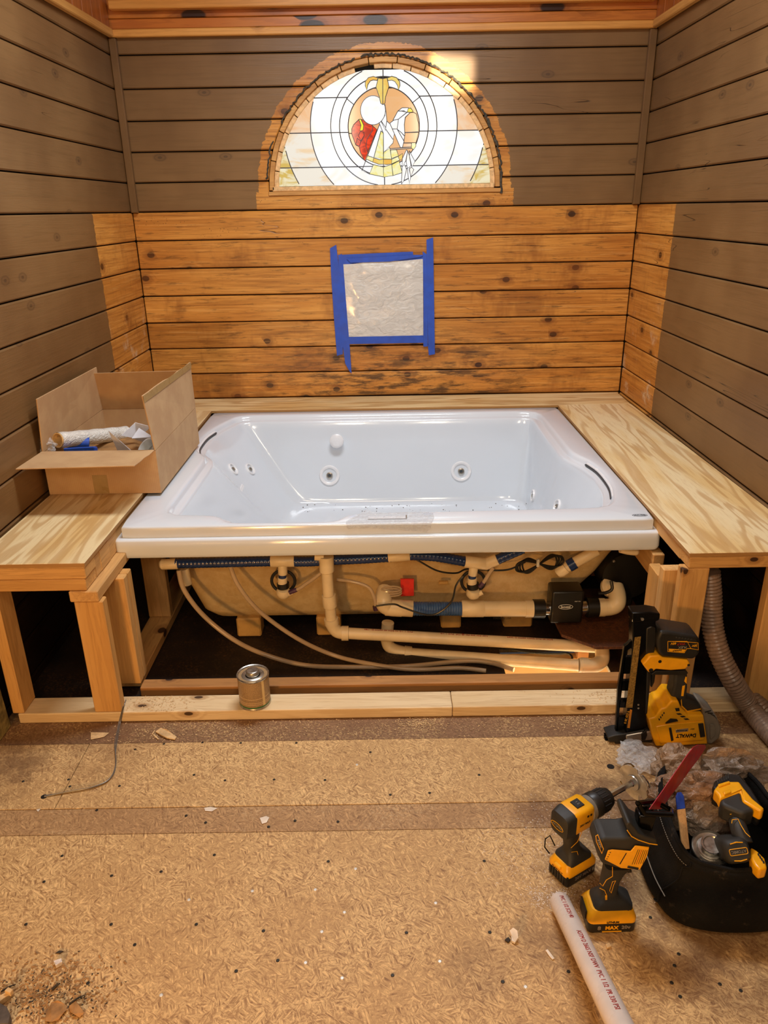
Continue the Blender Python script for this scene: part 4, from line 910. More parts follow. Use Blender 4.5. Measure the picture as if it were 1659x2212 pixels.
# black cable with its coiled bundle
loose('power_cable', [(875, 1197, 'y', -1.70), (905, 1212, 'y', -1.72), (945, 1233, 'y', -1.73), (985, 1238, 'y', -1.73), (1010, 1229, 'y', -1.715), (1060, 1232, 'y', -1.74), (1100, 1230, 'y', -1.74), (1135, 1214, 'y', -1.74)], 0.0034, M_black, 'black cable running from the rim past the right jet to the coil', 'cable', 7)
loose('power_cable', [(1000, 1244, 'y', -1.775), (985, 1265, 'y', -1.775), (975, 1300, 'y', -1.775), (945, 1325, 'y', -1.775), (915, 1327, 'y', -1.775), (870, 1312, 'y', -1.765), (850, 1305, 'y', -1.765), (812, 1309, 'y', -1.765)], 0.0034, M_black, 'black cable looping down across the ribbed blue hose', 'cable', 7)
cl = thing('cable_coil', 'black cable coiled in a figure eight and tied below the rim', 'cable', tuple(P(1165, 1220, -1.75)))
rnd = random.Random(11)
for k in range(4):
    pts = []
    for i in range(25):
        a = 2*PI*i/24; ex = 52+rnd.uniform(-1, 1)-k*5; ey = 15+k*2.0
        pts.append(P(1166+ex*math.cos(a), 1218+ey*math.sin(2*a)*0.75-(ex*math.cos(a))*0.16, -1.752+0.004*k))
    MB().tube(smoothpath(pts, 3), 0.0034, 6).obj('cable_loop', M_black, cl, smooth=True)
MB().cbox(P(1162, 1216, -1.760), (0.010, 0.012, 0.03)).obj('cable_tie', plain('white_tie', '#CFC9B8', 0.5), cl, bevel=0.002)
loose('heater_cable', [(1292, 1282, 'y', -1.77), (1310, 1280, 'y', -1.77), (1322, 1272, 'y', -1.77), (1320, 1255, 'y', -1.76)], 0.006, M_black, 'thick black lead hooked over the pump elbow', 'cable', 8)
loose('plug_cable', [(1205, 1425, 'z', 0.008), (1212, 1435, 'z', 0.008), (1228, 1432, 'z', 0.008), (1236, 1420, 'z', 0.010), (1225, 1411, 'z', 0.012), (1205, 1412, 'z', 0.012), (1150, 1410, 'z', 0.010), (1105, 1402, 'z', 0.010)], 0.004, M_black, 'dark cable curled beside the bright opening in the floor', 'cable', 7)
# ------------------------------------------------------------------ taped plastic sheet on the back wall
M_bluetape = plain('blue_masking_tape', '#1F4FB8', 0.5, var=0.07, vs=25)
M_sheet = NT('milky_plastic_sheet')
def milky(name, h, alpha=1.0, sc=13, rough=0.25):
    t = NT(name); p = t.coord(); n = t.noise(t.vmath('MULTIPLY', p, (1.2, 1, 2.0)), sc, 3, 0.5, 1.6); n2 = t.noise(p, sc*2.2, 2, 0.4, 1.0)
    t.bump(t.math('ADD', n, t.math('MULTIPLY', n2, 0.25)), 0.55, 0.012)
    return t.fin(t.mix(t.mr(n, 0.35, 0.65), lin(h), tuple(q*0.86 for q in lin(h)[:3])+(1,)), rough, Coat_Weight=0.5, Coat_Roughness=0.12, Alpha=alpha)
M_sheet = milky('milky_plastic_sheet', '#D3D2CC')
c4 = lambda x, y, Y: aY(690+x/5.925, 500+y/5.925, Y)
ts = tag(thing('taped_plastic_sheet', loc=tuple(c4(800, 850, -0.004))), 'square of milky plastic taped over a hole in the wall with blue tape', 'plastic sheet')
g = MB(); n = 26; q = [c4(300, 400, -0.010), c4(1325, 345, -0.010), c4(1330, 1345, -0.010), c4(370, 1355, -0.010)]; vs = []
for j in range(n+1):
    for i in range(n+1):
        u, v = i/n, j/n; p = (q[0]*(1-u)+q[1]*u)*(1-v)+(q[3]*(1-u)+q[2]*u)*v
        e = min(u, 1-u, v, 1-v); w = min(1, e*7)
        p.y -= w*(0.004+0.0055*noise.noise(V((u*3.1, v*5.3, 2.0)))+0.0025*abs(noise.noise(V((u*9+v*4, v*11-u*3, 7.0))))); vs.append(p)
g.add(vs, [(j*(n+1)+i, j*(n+1)+i+1, (j+1)*(n+1)+i+1, (j+1)*(n+1)+i) for j in range(n) for i in range(n)])
g.obj('sheet', M_sheet, ts, smooth=True)
for k, pts in enumerate(([(235,300),(1195,258),(1200,300),(1330,300),(1332,350),(900,392),(640,412),(300,420),(250,370)], [(365,1350),(1332,1330),(1332,1425),(380,1442)],
        [(135,215),(215,170),(228,290),(262,560),(345,1500),(300,1480),(298,1570),(225,1592),(215,1480),(185,1100),(150,560)], [(240,310),(285,285),(305,420),(340,900),(378,1360),(385,1440),(412,1820),(385,1790),(330,1690),(302,1480),(270,900)],
        [(1322,255),(1372,292),(1385,900),(1385,1470),(1330,1475),(1332,900),(1325,345)], [(1370,105),(1455,75),(1462,500),(1478,1570),(1400,1585),(1390,1470),(1380,700)], [(345,345),(900,318),(1200,300),(1330,300),(1300,325),(900,385),(400,400)])):
    Y = -0.0105-0.0011*k
    MB().prism([c4(x, y, Y) for x, y in pts], (0, 0.0007, 0)).obj('tape_strip', M_bluetape, ts)

# ------------------------------------------------------------------ cardboard box with its contents
def card(name, h1, h2):
    t = NT(name); p = t.coord(); x, y, z = t.sep(p)
    fl = t.math('SINE', t.math('MULTIPLY', t.math('ADD', x, y), 900.0)); n = t.noise(p, 8, 4, 0.6)
    col = t.mix(t.mr(n, 0.35, 0.65), lin(h1), lin(h2)); col = t.mix(t.math('MULTIPLY', t.mr(fl, 0, 1), 0.10), col, lin('#7A5630'))
    t.bump(t.math('ADD', n, t.math('MULTIPLY', fl, 0.05)), 0.15, 0.002); return t.fin(col, 0.72)
M_card = card('corrugated_cardboard', '#C9A476', '#BD966A'); M_packtape = plain('brown_packing_tape', '#A88B5A', 0.3, var=0.05)
bx = thing('cardboard_box', 'open brown cardboard box with raised flaps on the left deck corner', 'box', (-1.06, -1.2, 0.587))
X0, X1, Y0, Y1, Z0, Z1 = -1.270, -0.850, -1.522, -0.875, 0.5868, 0.752
th = 0.005
MB().box((X0, Y0, Z0), (X1, Y1, Z0+th)).obj('bottom_panel', M_card, bx)
MB().box((X0, Y0, Z0+th), (X1, Y0+th, Z1)).obj('side_panel', M_card, bx); MB().box((X0, Y1-th, Z0+th), (X1, Y1, Z1)).obj('side_panel', M_card, bx)
MB().box((X0, Y0+th, Z0+th), (X0+th, Y1-th, Z1)).obj('side_panel', M_card, bx); MB().box((X1-th, Y0+th, Z0+th), (X1, Y1-th, Z1)).obj('side_panel', M_card, bx)
def flap(pts, off, jag=None):
    return MB().prism(pts, off).obj('flap', M_card, bx, bevel=0.001)
a = aY(308, 855, Y0-0.02); b = aY(411, 782, Y1); 
mid = [b.lerp(a, f)+V((0, 0, random.uniform(-0.006, 0.004))) for f in (0.15, 0.3, 0.45, 0.6, 0.75, 0.9)]
flap([V((X1, Y0, Z1+0.001)), V((X1, Y1, Z1+0.001)), b]+mid+[a], (-th, 0, 0))
a = aY(77, 862, Y0-0.01); b = aY(205, 793, Y1-0.02); a.x = max(a.x, -1.262); b.x = max(b.x, -1.262)
flap([V((X0, Y0, Z1+0.001)), V((X0, Y1, Z1+0.001)), b, a], (th, 0, 0))
a = aY(189, 806, Y1-0.055); b = aY(400, 800, Y1-0.055); a.x = max(a.x, -1.272)
flap([V((X0, Y1, Z1+0.001)), V((X1, Y1, Z1+0.001)), b, a], (0, -th, 0))
a = aY(33, 1015, -1.722); b = aY(290, 1008, -1.722)
jag = [V((X1-0.004, Y0, Z1+0.001)).lerp(b, f)+V((random.uniform(-0.004, 0.004), 0, 0)) for f in (0.3, 0.5, 0.7, 0.85)]
a.x = max(a.x, -1.276)
MB().prism([V((X0, Y0, Z1+0.001)), V((X1-0.004, Y0, Z1+0.001))]+jag+[b, a], (0, 0, th*0.8)).obj('flap', M_card, bx, bevel=0.001)
fr = X1-0.002
MB().prism([aY(411, 782, Y1)+V((0.002, 0, 0)), aY(308, 855, Y0-0.02)+V((0.002, 0, 0)), aY(308, 855, Y0-0.02)+V((0.002, 0, -0.026)), aY(411, 782, Y1)+V((0.002, 0, -0.026))], (0.0008, 0, 0)).obj('tape_strip', M_packtape, bx)
MB().box((-1.10, Y0-0.0008, Z0+0.002), (-1.045, Y0, Z0+0.075)).obj('tape_strip', M_packtape, bx)
M_white = milky('white_plastic_wrap', '#E6E4DC', sc=40, rough=0.2); M_core = plain('cardboard_core', '#D9B67C', 0.7)
M_paper = plain('white_paper', '#E4E7F0', 0.6, var=0.04); M_whitepl = plain('white_moulded_plastic', '#DDE3E4', 0.25, var=0.03)
A = aY(126, 951, -1.44); B = aY(272, 936, -1.14)
rl = thing('plastic_roll', 'roll of white plastic sheeting with open cardboard core in the box', 'roll', tuple(A))
dirr = (B-A).normalized(); pts = [A+(B-A)*(i/14) for i in range(15)]
MB().tube(pts, [0.030+0.0012*math.sin(i*1.9) for i in range(15)], 20, cap=False).obj('wrap', M_white, rl, smooth=True)
rg = MB(); rg.lathe([(0.0245, 0.012), (0.0245, -0.004), (0.0285, -0.004), (0.0285, 0.012)], A, dirr, 24); rg.obj('core', M_core, rl, smooth=True)
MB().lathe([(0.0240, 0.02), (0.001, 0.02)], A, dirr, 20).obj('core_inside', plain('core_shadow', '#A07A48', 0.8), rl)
A2 = aY(90, 951, -1.40); B2 = A2+V((0.16, 0.05, -0.03))
br = thing('tape_roll', 'blue tube with clear end beside the white roll in the box', 'roll', tuple(A2))
t_ = MB(); t_.lathe([(0.001, 0.03), (0.017, 0.03), (0.017, 0.0), (0.023, 0.0), (0.023, 0.17), (0.001, 0.171)], A2, (B2-A2), 20); t_.obj('tube', M_bluetape, br, smooth=True)
bp = tag(MB().prism([aY(135, 968, -1.47), aY(204, 964, -1.47), aY(206, 979, -1.47), aY(140, 982, -1.47)], (0, 0.03, -0.01)).obj('blue_packet', M_bluetape, None, bevel=0.004), 'small flat blue packet below the white roll in the box', 'packet')
def crumple(name, c, r, seed, mat, parent=None, amp=0.35, n=4, flat=None, freq=3.0):
    bm = bmesh.new(); bmesh.ops.create_icosphere(bm, subdivisions=n, radius=1.0)
    mb = MB(); vs = []
    for v in bm.verts:
        d = v.co.normalized(); f = 1+amp*noise.noise(d*freq*0.6+V((seed, 0, 0)))+amp*0.9*(0.5-abs(noise.noise(d*freq+V((0, seed, 0)))))+amp*0.4*(0.4-abs(noise.noise(d*freq*2.4+V((0, 0, seed)))))
        p = V((d.x*r[0]*f, d.y*r[1]*f, d.z*r[2]*f))+V(c)
        if flat is not None: p.z = max(p.z, flat+0.0005)
        vs.append(p)
    fs = [tuple(x.index for x in f.verts) for f in bm.faces]; bm.free()
    mb.add(vs, fs); return mb.obj(name, mat, parent, smooth=False)
M_filmc = film('clear_crinkled_film', alpha=0.30, rough=0.12, scale=30)
c = aY(105, 952, -1.46)
tag(crumple('clear_bag', (c.x-0.025, -1.46, c.z-0.020), (0.038, 0.026, 0.024), 3.1, M_filmc, amp=0.5), 'crinkled clear bag round the blue tube at the box corner', 'plastic bag')
M_kraft = plain('crumpled_kraft_paper', '#9A7040', 0.8, var=0.15, vs=20)
tag(crumple('packing_paper', (-1.05, -1.20, 0.660), (0.165, 0.26, 0.045), 8.0, M_kraft, amp=0.16), 'crumpled brown packing paper filling the bottom of the cardboard box', 'packing paper')
for i, (pts, Y) in enumerate((([(234, 930), (250, 945), (288, 978), (256, 979)], -1.46), ([(262, 941), (292, 913), (326, 922), (298, 948)], -1.30), ([(285, 947), (300, 925), (330, 944), (318, 958)], -1.34))):
    P3 = [aY(x, y, Y+0.04*(j % 2)) for j, (x, y) in enumerate(pts)]
    tag(MB().prism(P3, (0.0, 0.0015, 0.001)).obj('paper_leaflet', M_paper, None), ['white folded card standing at the front of the box', 'folded printed leaflet lying behind the other papers in the box', 'creased white leaflet against the right box flap'][i], 'paper')
c = aY(318, 968, -1.42)
pl = tag(thing('white_fitting', loc=tuple(c)), 'curved white plastic fitting in the front right of the box', 'fitting')
MB().lathe([(0.050, -0.02), (0.052, 0.0), (0.048, 0.012), (0.040, 0.014), (0.036, 0.004), (0.034, -0.02)], (c.x-0.004, -1.40, c.z-0.014), (-0.5, -0.5, 0.6), 28).obj('fitting_ring', M_whitepl, pl, smooth=True)

# ------------------------------------------------------------------ can standing on the sill plate
cn = thing('cement_can', 'dented metal can with kraft label and silver screw cap on the sill plate', 'can', (-0.453, -2.076, 0.0385))
cx, cy, cz = -0.453, -2.076, 0.0385
MB().lathe([(0.050, 0.0), (0.0525, 0.001), (0.0525, 0.004), (0.051, 0.006), (0.051, 0.011)], (cx, cy, cz), (0, 0, 1), 32).obj('base_rim', M_steel, cn, smooth=True)
def canlabel():
    t = NT('speckled_can_label'); p = t.coord(); x, y, z = t.sep(p)
    n = t.noise(p, 900, 2, 0.7); col = t.mix(t.mr(n, 0.42, 0.58), lin('#B9986C'), lin('#7C6446'))
    line = t.math('MULTIPLY', t.math('LESS_THAN', t.math('ABSOLUTE', t.math('SUBTRACT', z, 0.043)), 0.0008), 0.8)
    l2 = t.math('MULTIPLY', t.math('LESS_THAN', t.math('ABSOLUTE', t.math('SUBTRACT', z, 0.028)), 0.0008), 0.8)
    l3 = t.math('MULTIPLY', t.math('LESS_THAN', t.math('ABSOLUTE', t.math('SUBTRACT', z, 0.0215)), 0.0008), 0.8)
    col = t.mix(t.math('MAXIMUM', line, t.math('MAXIMUM', l2, l3)), col, lin('#E8C99A'))
    ang = t.math('ARCTAN2', x, t.math('MULTIPLY', y, -1.0)); sm = t.math('LESS_THAN', t.math('ABSOLUTE', t.math('SUBTRACT', ang, 0.80)), 0.09); col = t.mix(sm, col, lin('#D7BC86'))
    gb = t.math('LESS_THAN', z, 0.0125); col = t.mix(gb, col, lin('#14692C')); return t.fin(col, 0.45)
MB().lathe([(0.0512, 0.008), (0.0515, 0.010), (0.0515, 0.106), (0.0508, 0.108)], (cx, cy, cz), (0, 0, 1), 36).obj('can_body', canlabel(), cn, smooth=True)
MB().lathe([(0.0515, 0.106), (0.0535, 0.108), (0.0540, 0.111), (0.0525, 0.1135), (0.049, 0.112), (0.047, 0.107), (0.040, 0.106), (0.036, 0.109), (0.027, 0.110), (0.024, 0.108), (0.001, 0.108)], (cx, cy, cz), (0, 0, 1), 36).obj('can_lid', M_steel, cn, smooth=True)
cp = MB().lathe([(0.020, 0.108), (0.022, 0.110), (0.022, 0.122), (0.020, 0.125), (0.016, 0.1265), (0.008, 0.1245), (0.001, 0.1255)], (cx, cy, cz), (0, 0, 1), 28).obj('screw_cap', M_steel, cn, smooth=True)

# ------------------------------------------------------------------ wire, hoses, pipe, insulation
M_wire = plain('grey_wire', '#7A7670', 0.35, 0.3)
def strands(name, lists, r, mt, label, cat, ribs=0, n=8, part='strand'):
    all3 = []
    for pts in lists: all3.append([aY(x, y, v) if m == 'y' else aZ(x, y, v) for x, y, m, v in pts])
    t_ = thing(name, label, cat, tuple(all3[0][len(all3[0])//2]))
    for P3 in all3: hose(part, P3, r, mt, t_, ribs, n=n, ramp=0.055)
    return t_
strands('wire', [[(96, 1719, 'z', 0.002), (140, 1712, 'z', 0.003), (195, 1702, 'z', 0.003), (230, 1688, 'z', 0.003), (248, 1664, 'z', 0.003), (250, 1620, 'z', 0.003), (256, 1580, 'z', 0.004), (261, 1556, 'y', -2.128), (268, 1525, 'y', -2.128), (272, 1512, 'y', -2.10)],
                 [(96, 1721, 'z', 0.002), (150, 1709, 'z', 0.007), (200, 1700, 'z', 0.007), (236, 1683, 'z', 0.006), (250, 1650, 'z', 0.006), (248, 1612, 'z', 0.006), (252, 1585, 'z', 0.008), (258, 1556, 'y', -2.131), (266, 1526, 'y', -2.129)]], 0.0016, M_wire, 'thin grey wire pair trailing from a hole in the floor to the left post', 'wire')
M_vac = plain('translucent_grey_hose', '#8E7766', 0.32, var=0.12, vs=60, Alpha=0.93)
strands('vacuum_hose', [[(1532, 1235, 'y', -2.06), (1536, 1290, 'y', -2.07), (1538, 1345, 'y', -2.09), (1552, 1405, 'y', -2.12), (1580, 1465, 'y', -2.15), (1618, 1525, 'z', 0.048), (1660, 1578, 'z', 0.036), (1720, 1640, 'z', 0.036)]], 0.0325, M_vac, 'ribbed grey vacuum hose hanging behind the right post and over the plate', 'hose', 62, 18, 'hose_body')
strands('vacuum_hose', [[(1560, 1420, 'y', -2.01), (1592, 1478, 'z', 0.060), (1625, 1512, 'z', 0.045), (1665, 1545, 'z', 0.040), (1720, 1590, 'z', 0.036)]], 0.030, M_vac, 'second length of ribbed hose lying behind the hanging one', 'hose', 26, 16, 'hose_body')
e0 = aZ(1209, 1948, 0.0245); e1 = CAM+ray(1338, 2212)*1.34; e2 = e0+(e1-e0)*1.7; ax = (e1-e0).normalized()
wp = thing('pvc_pipe', 'loose white plastic pipe with red print and ragged cut end, nearest the camera', 'pipe', tuple(e0))
M_pvcw = plain('white_pvc', '#E9DDD4', 0.3, var=0.03)
MB()._lathe([(0.0200, 0.03), (0.0205, 0.001), (0.0235, 0.0), (0.0243, 0.003), (0.0243, (e2-e0).length), (0.02, (e2-e0).length)], e0, ax, 28).obj('pipe_body', M_pvcw, wp, smooth=True)
fz = MB(); rnd = random.Random(8); u = ax.orthogonal().normalized(); w = ax.cross(u)
for i in range(70):
    a = rnd.uniform(0, 2*PI); c = e0+(u*math.cos(a)+w*math.sin(a))*0.0235; fz.tube([c, c-ax*rnd.uniform(0.001, 0.006)+(u*math.cos(a)+w*math.sin(a))*rnd.uniform(-0.001, 0.003)], 0.0005, 3)
fz.obj('cut_fuzz', M_pvcw, wp, kind='stuff')
cv = (CAM-e0.lerp(e1, 0.5)).normalized(); cv = (cv-ax*cv.dot(ax)).normalized(); sd = ax.cross(cv); 
if sd.x < 0: sd = -sd
for f, s in ((0.16, 'PVC 1 1/2 SCH 40'), (0.55, 'ASTM D 2665 NSF DWV'), (0.86, 'PVC 1 1/2  PR 330 PSI')):
    dd = (cv*0.86+sd*0.35).normalized(); c = e0.lerp(e1, f)+dd*0.0245
    text(s, 0.0135, M_redink, wp, c, ax, dd.cross(ax), name='pipe_print', depth=0.0003)
M_insul = plain('yellow_green_insulation', '#9A8C54', 0.9, var=0.3, vs=30, bump=0.6)
ins = tag(thing('insulation_board', loc=(-1.27, -2.4, 0)), 'mottled yellow-green board edge leaning at the left wall by the floor plate', 'board')
MB().prism([(-1.284, -2.135, 0.0), (-1.284, -3.2, 0.0), (-1.284, -3.2, 0.28), (-1.284, -2.15, 0.27)], (0.030, 0, 0)).obj('board_slab', M_insul, ins, bevel=0.004)
# ------------------------------------------------------------------ power tools
M_yel = plain('tool_yellow', '#F5AE14', 0.35, var=0.04); M_blk = plain('tool_black', '#1D1C1A', 0.42, var=0.1); M_rub = plain('tool_rubber', '#2C2B28', 0.6, var=0.12, vs=25)
M_gry = plain('tool_grey', '#7E776C', 0.5, var=0.06); M_alu = plain('bright_alloy', '#C9C7C2', 0.28, 0.85, var=0.08); M_cut = plain('cutter_steel', '#D8D2C4', 0.38, 0.6, var=0.1, vs=40); M_brass = plain('tan_nail_strip', '#9A7B3E', 0.5, 0.3, var=0.25, vs=200)
M_gun = plain('oiled_black_steel', '#131313', 0.22, 0.6, var=0.1)
FX, FZ = V((1, 0, 0)), V((0, 0, 1))
# nail gun standing upside down: battery on top, magazine up the left side
ng = thing('nail_gun', 'yellow and black cordless nail gun standing upside down by the plate', 'nail gun', (0.9, -2.25, 0))
Yc = -2.245
def n8(x, y, t=0.0): return aY(1280+x/4.377, 1200+y/4.377, Yc-t/2)
def slab(pts, t, name, mt, par=None, bev=0.004, proud=0.0, seg=2, fn=n8, off=(0, 1, 0)):
    P3 = [fn(x, y, t+2*proud) for x, y in pts]; dp = t if proud == 0 else proud
    return MB().prism(P3, V(off)*dp).obj(name, mt, par or ng, bevel=bev, seg=seg, smooth=True)
slab([(385,548),(540,540),(632,556),(632,612),(600,625),(598,700),(560,820),(545,1000),(505,1640),(500,1690),(312,1690),(330,1440),(380,820),(378,640)], 0.040, 'magazine', M_gun, bev=0.003)
slab([(375,545),(545,535),(640,552),(638,600),(380,636)], 0.046, 'magazine_cap', M_gun, bev=0.003)
for a, b in (((300, 870), (380, 800)),): pass
slab([(300,862),(384,790),(372,870),(322,905),(246,1560),(240,1690),(214,1690),(222,1560),(240,1250)], 0.012, 'magazine_rail', M_gun, bev=0.001)
for y0, y1 in ((960, 1120), (1185, 1280), (1365, 1440), (1525, 1690)):
    x0 = 310-(y0-860)*0.11; x1 = 310-(y1-860)*0.11
    slab([(x0, y0), (x0+78, y0), (x1+92, y1), (x1, y1)], 0.012, 'rail_web', M_gun, bev=0.001)
ns = slab([(400,775),(460,765),(378,1440),(315,1440)], 0.040, 'nail_strip', M_brass, bev=0.0005, proud=0.0012)
slab([(355,1455),(375,1460),(352,1632),(328,1630)], 0.040, 'caution_label', plain('orange_label', '#D98A1C', 0.5), bev=0.0003, proud=0.0011)
text('9 020 28 0', 0.011, M_yel, ng, n8(322, 1530, 0.0425), V((-0.12, 0, -1)), V((1, 0, -0.12)), name='magazine_print')
for y in (1410, 1443): MB().lathe([(0.003, 0), (0.003, 0.0015), (0.001, 0.002)], n8(433, y, 0.040), (0, -1, 0), 10).obj('rivet', M_alu, ng)
MB().lathe([(0.0045, 0), (0.0045, 0.003), (0.001, 0.003)], n8(470, 600, 0.046), (0, -1, 0), 12).obj('cap_screw', M_alu, ng)
slab([(510,690),(560,670),(600,690),(600,820),(560,1080),(520,1500),(500,1500),(520,1000),(505,900)], 0.046, 'pusher_track', M_blk, bev=0.003)
slab([(140,1722),(215,1700),(290,1690),(500,1650),(560,1650),(565,1772),(470,1765),(300,1772),(290,1792),(215,1795),(210,1765),(160,1768)], 0.052, 'nose_base', M_blk, bev=0.003)
slab([(316,1702),(480,1672),(565,1660),(570,1745),(380,1764),(318,1745)], 0.058, 'nose_plate', M_alu, bev=0.003)
slab([(460,1690),(510,1650),(520,1700),(500,1750),(465,1752)], 0.062, 'nose_lever', M_blk, bev=0.002)
for y in (1718, 1735, 1752): slab([(120, y-3), (190, y-8), (190, y+3), (125, y+5)], 0.02, 'nose_tooth', M_gun, bev=0.0005)
slab([(530,1545),(595,1530),(640,1455),(690,1440),(745,1372),(815,1378),(835,1440),(905,1515),(1052,1512),(1092,1785),(840,1800),(835,1826),(742,1830),(712,1808),(600,1808),(560,1690)], 0.092, 'yellow_housing', M_yel, bev=0.010, seg=3)
slab([(600,1620),(720,1596),(1040,1570),(1060,1745),(640,1778),(625,1700)], 0.092, 'raised_panel', M_yel, bev=0.004, proud=0.004)
slab([(1040,1440),(1100,1460),(1180,1532),(1222,1640),(1205,1730),(1130,1790),(1090,1786),(1048,1512)], 0.086, 'rear_cap', M_gry, bev=0.014, seg=3)
for k in range(4): slab([(1062+26*k, 1478+8*k), (1120+18*k, 1462+26*k), (1124+18*k, 1470+26*k), (1066+26*k, 1488+8*k)], 0.087, 'vent_slot', M_blk, bev=0.0003, proud=0.0012)
slab([(1115,1600),(1150,1600),(1165,1640),(1160,1700),(1120,1740),(1112,1730),(1112,1610)], 0.087, 'cap_rib', M_gry, bev=0.001, proud=0.003)
slab([(722,1632),(745,1628),(768,1750),(745,1760)], 0.100, 'rubber_pad', M_blk, bev=0.002, proud=0.003); slab([(1000,1592),(1050,1588),(1068,1715),(1020,1722)], 0.100, 'rubber_pad', M_blk, bev=0.002, proud=0.003)
slab([(690,1590),(740,1548),(800,1552),(812,1568),(700,1590)], 0.092, 'vent_slot', M_blk, bev=0.0005, proud=0.0045)
for k in range(4): slab([(622+16*k, 1545-20*k), (632+16*k, 1540-20*k), (640+14*k, 1556-20*k), (630+14*k, 1562-20*k)], 0.092, 'vent_slot', M_blk, bev=0.0004, proud=0.0012)
for k in range(3): slab([(790+34*k, 1495+24*k), (830+34*k, 1492+24*k), (850+34*k, 1505+24*k), (812+34*k, 1508+24*k)], 0.092, 'vent_slot', M_blk, bev=0.0004, proud=0.0012)
slab([(780,1445),(820,1442),(825,1470),(790,1474)], 0.092, 'vent_slot', M_blk, bev=0.0004, proud=0.0012)
text('DeWALT', 0.0190, M_blk, ng, n8(885, 1702, 0.1008), (-1, 0, -0.02), (0, 0, -1), name='maker_lettering', bold=0.0007, sx=0.80)
pb = slab([(785,1648),(905,1634),(905,1662),(788,1676)], 0.1004, 'badge_plate', M_alu, bev=0.0002, proud=0.0006); text('BRUSHLESS', 0.0065, M_blk, ng, n8(846, 1655, 0.1022), (-1, 0, 0), (0, 0, -1), name='badge_lettering')
text('20V', 0.0075, M_blk, ng, n8(945, 1640, 0.1006), (-1, 0, 0), (0, 0, -1), name='badge_lettering')
slab([(780,1110),(900,1108),(902,1250),(890,1360),(1000,1398),(1042,1445),(1045,1518),(905,1518),(842,1440),(815,1372),(742,1345),(770,1240)], 0.050, 'handle', M_rub, bev=0.008, seg=3)
slab([(880,1145),(892,1150),(890,1215),(868,1190)], 0.050, 'handle_inlay', M_yel, bev=0.0003, proud=0.0012); slab([(850,1235),(875,1228),(860,1330),(838,1330)], 0.050, 'handle_inlay', M_yel, bev=0.0003, proud=0.0012)
slab([(835,1375),(842,1360),(848,1420),(900,1470),(1035,1445),(1038,1455),(895,1482),(840,1430)], 0.050, 'handle_inlay', M_yel, bev=0.0003, proud=0.0014)
slab([(680,1348),(722,1345),(746,1388),(740,1430),(690,1432),(665,1415),(690,1390)], 0.030, 'trigger', M_blk, bev=0.004)
slab([(555,1110),(600,1105),(588,1200),(562,1255),(550,1240)], 0.012, 'belt_hook', M_blk, bev=0.003)
slab([(472,1030),(540,952),(632,942),(665,966),(905,990),(928,1030),(880,1080),(740,1090),(600,1078),(562,1112),(530,1108)], 0.078, 'battery_foot', M_yel, bev=0.007, seg=3)
slab([(500,1082),(560,1120),(602,1092),(880,1092),(905,1112),(880,1132),(560,1128)], 0.070, 'foot_underside', M_blk, bev=0.004)
for x, y, r in ((637, 1002, 0.005), (552, 1085, 0.0065), (908, 1035, 0.004)): MB().lathe([(r, 0), (r, 0.001), (0.001, 0.001)], n8(x, y, 0.079), (0, -1, 0), 14).obj('foot_screw', M_blk, ng)
bt2 = slab([(612,790),(640,716),(720,722),(988,765),(1022,802),(1016,930),(960,988),(662,962),(632,928),(612,860)], 0.084, 'battery', M_blk, bev=0.009, seg=3)
def outline(fn, pts, t, r, mt, par, name='trim_line', closed=True): return MB().tube([fn(x, y, t) for x, y in pts], r, 5, closed=closed).obj(name, mt, par)
outline(n8, [(712,812),(895,812),(930,880),(1000,892),(998,826),(905,818)], 0.0855, 0.0009, M_yel, bt2); outline(n8, [(712,812),(712,908),(868,920),(892,880),(930,880)], 0.0855, 0.0009, M_yel, bt2, closed=False)
slab([(722,882),(880,890),(866,916),(722,905)], 0.084, 'label_band', M_yel, bev=0.0002, proud=0.0008, seg=1)
for s, x, y, sz, m_ in (('FLEX', 850, 868, 0.0110, M_alu), ('60V', 765, 832, 0.0100, M_yel), ('20V', 965, 852, 0.0095, M_yel), ('VOLT', 838, 836, 0.0095, plain('red_letters', '#A0261C', 0.5))): text(s, sz, m_, bt2, n8(x, y, 0.0858), (-1, 0, -0.05), (0, 0, -1), name='battery_lettering', bold=0.0002)
text('DeWALT', 0.0065, M_blk, bt2, n8(800, 898, 0.0860), (-1, 0, -0.05), (0, 0, -1), name='battery_lettering', bold=0.0003)
for k in range(6): slab([(790+28*k, 770+4*k), (806+28*k, 772+4*k), (798+28*k, 784+4*k), (782+28*k, 782+4*k)], 0.084, 'battery_rib', M_rub, bev=0.0003, proud=0.0015, seg=1)

# generic battery block: local frame, x = long side, z = up
def tube_line(pts, r, mt, par, name='trim_line', closed=False, world=False): return MB().tube([V(p) for p in pts], r, 5, closed=closed).obj(name, mt, par, world=world)
def battery(root, L, Wd, H1, H2, front=-1):
    """black pack with yellow saddle, centred on the tool base"""
    def rrz(lx, ly, z, r, ox=0): return [V((x+ox, y, z)) for x, y in round_rect(-lx/2, -ly/2, lx/2, ly/2, r, 3)]
    b = MB().loft([rrz(L*0.94, Wd*0.94, 0.0, 0.008), rrz(L, Wd, 0.005, 0.010), rrz(L, Wd, H1, 0.010)], capA=True).obj('battery', M_blk, root, world=False, smooth=True, bevel=0.001)
    s = MB().loft([rrz(L*1.01, Wd*1.02, H1*0.86, 0.012), rrz(L*1.01, Wd*1.02, H1*1.15, 0.012), rrz(L*0.90, Wd*0.88, H2*0.90, 0.014), rrz(L*0.84, Wd*0.80, H2, 0.014)], capA=True).obj('battery_saddle', M_yel, root, world=False, smooth=True)
    return b, s
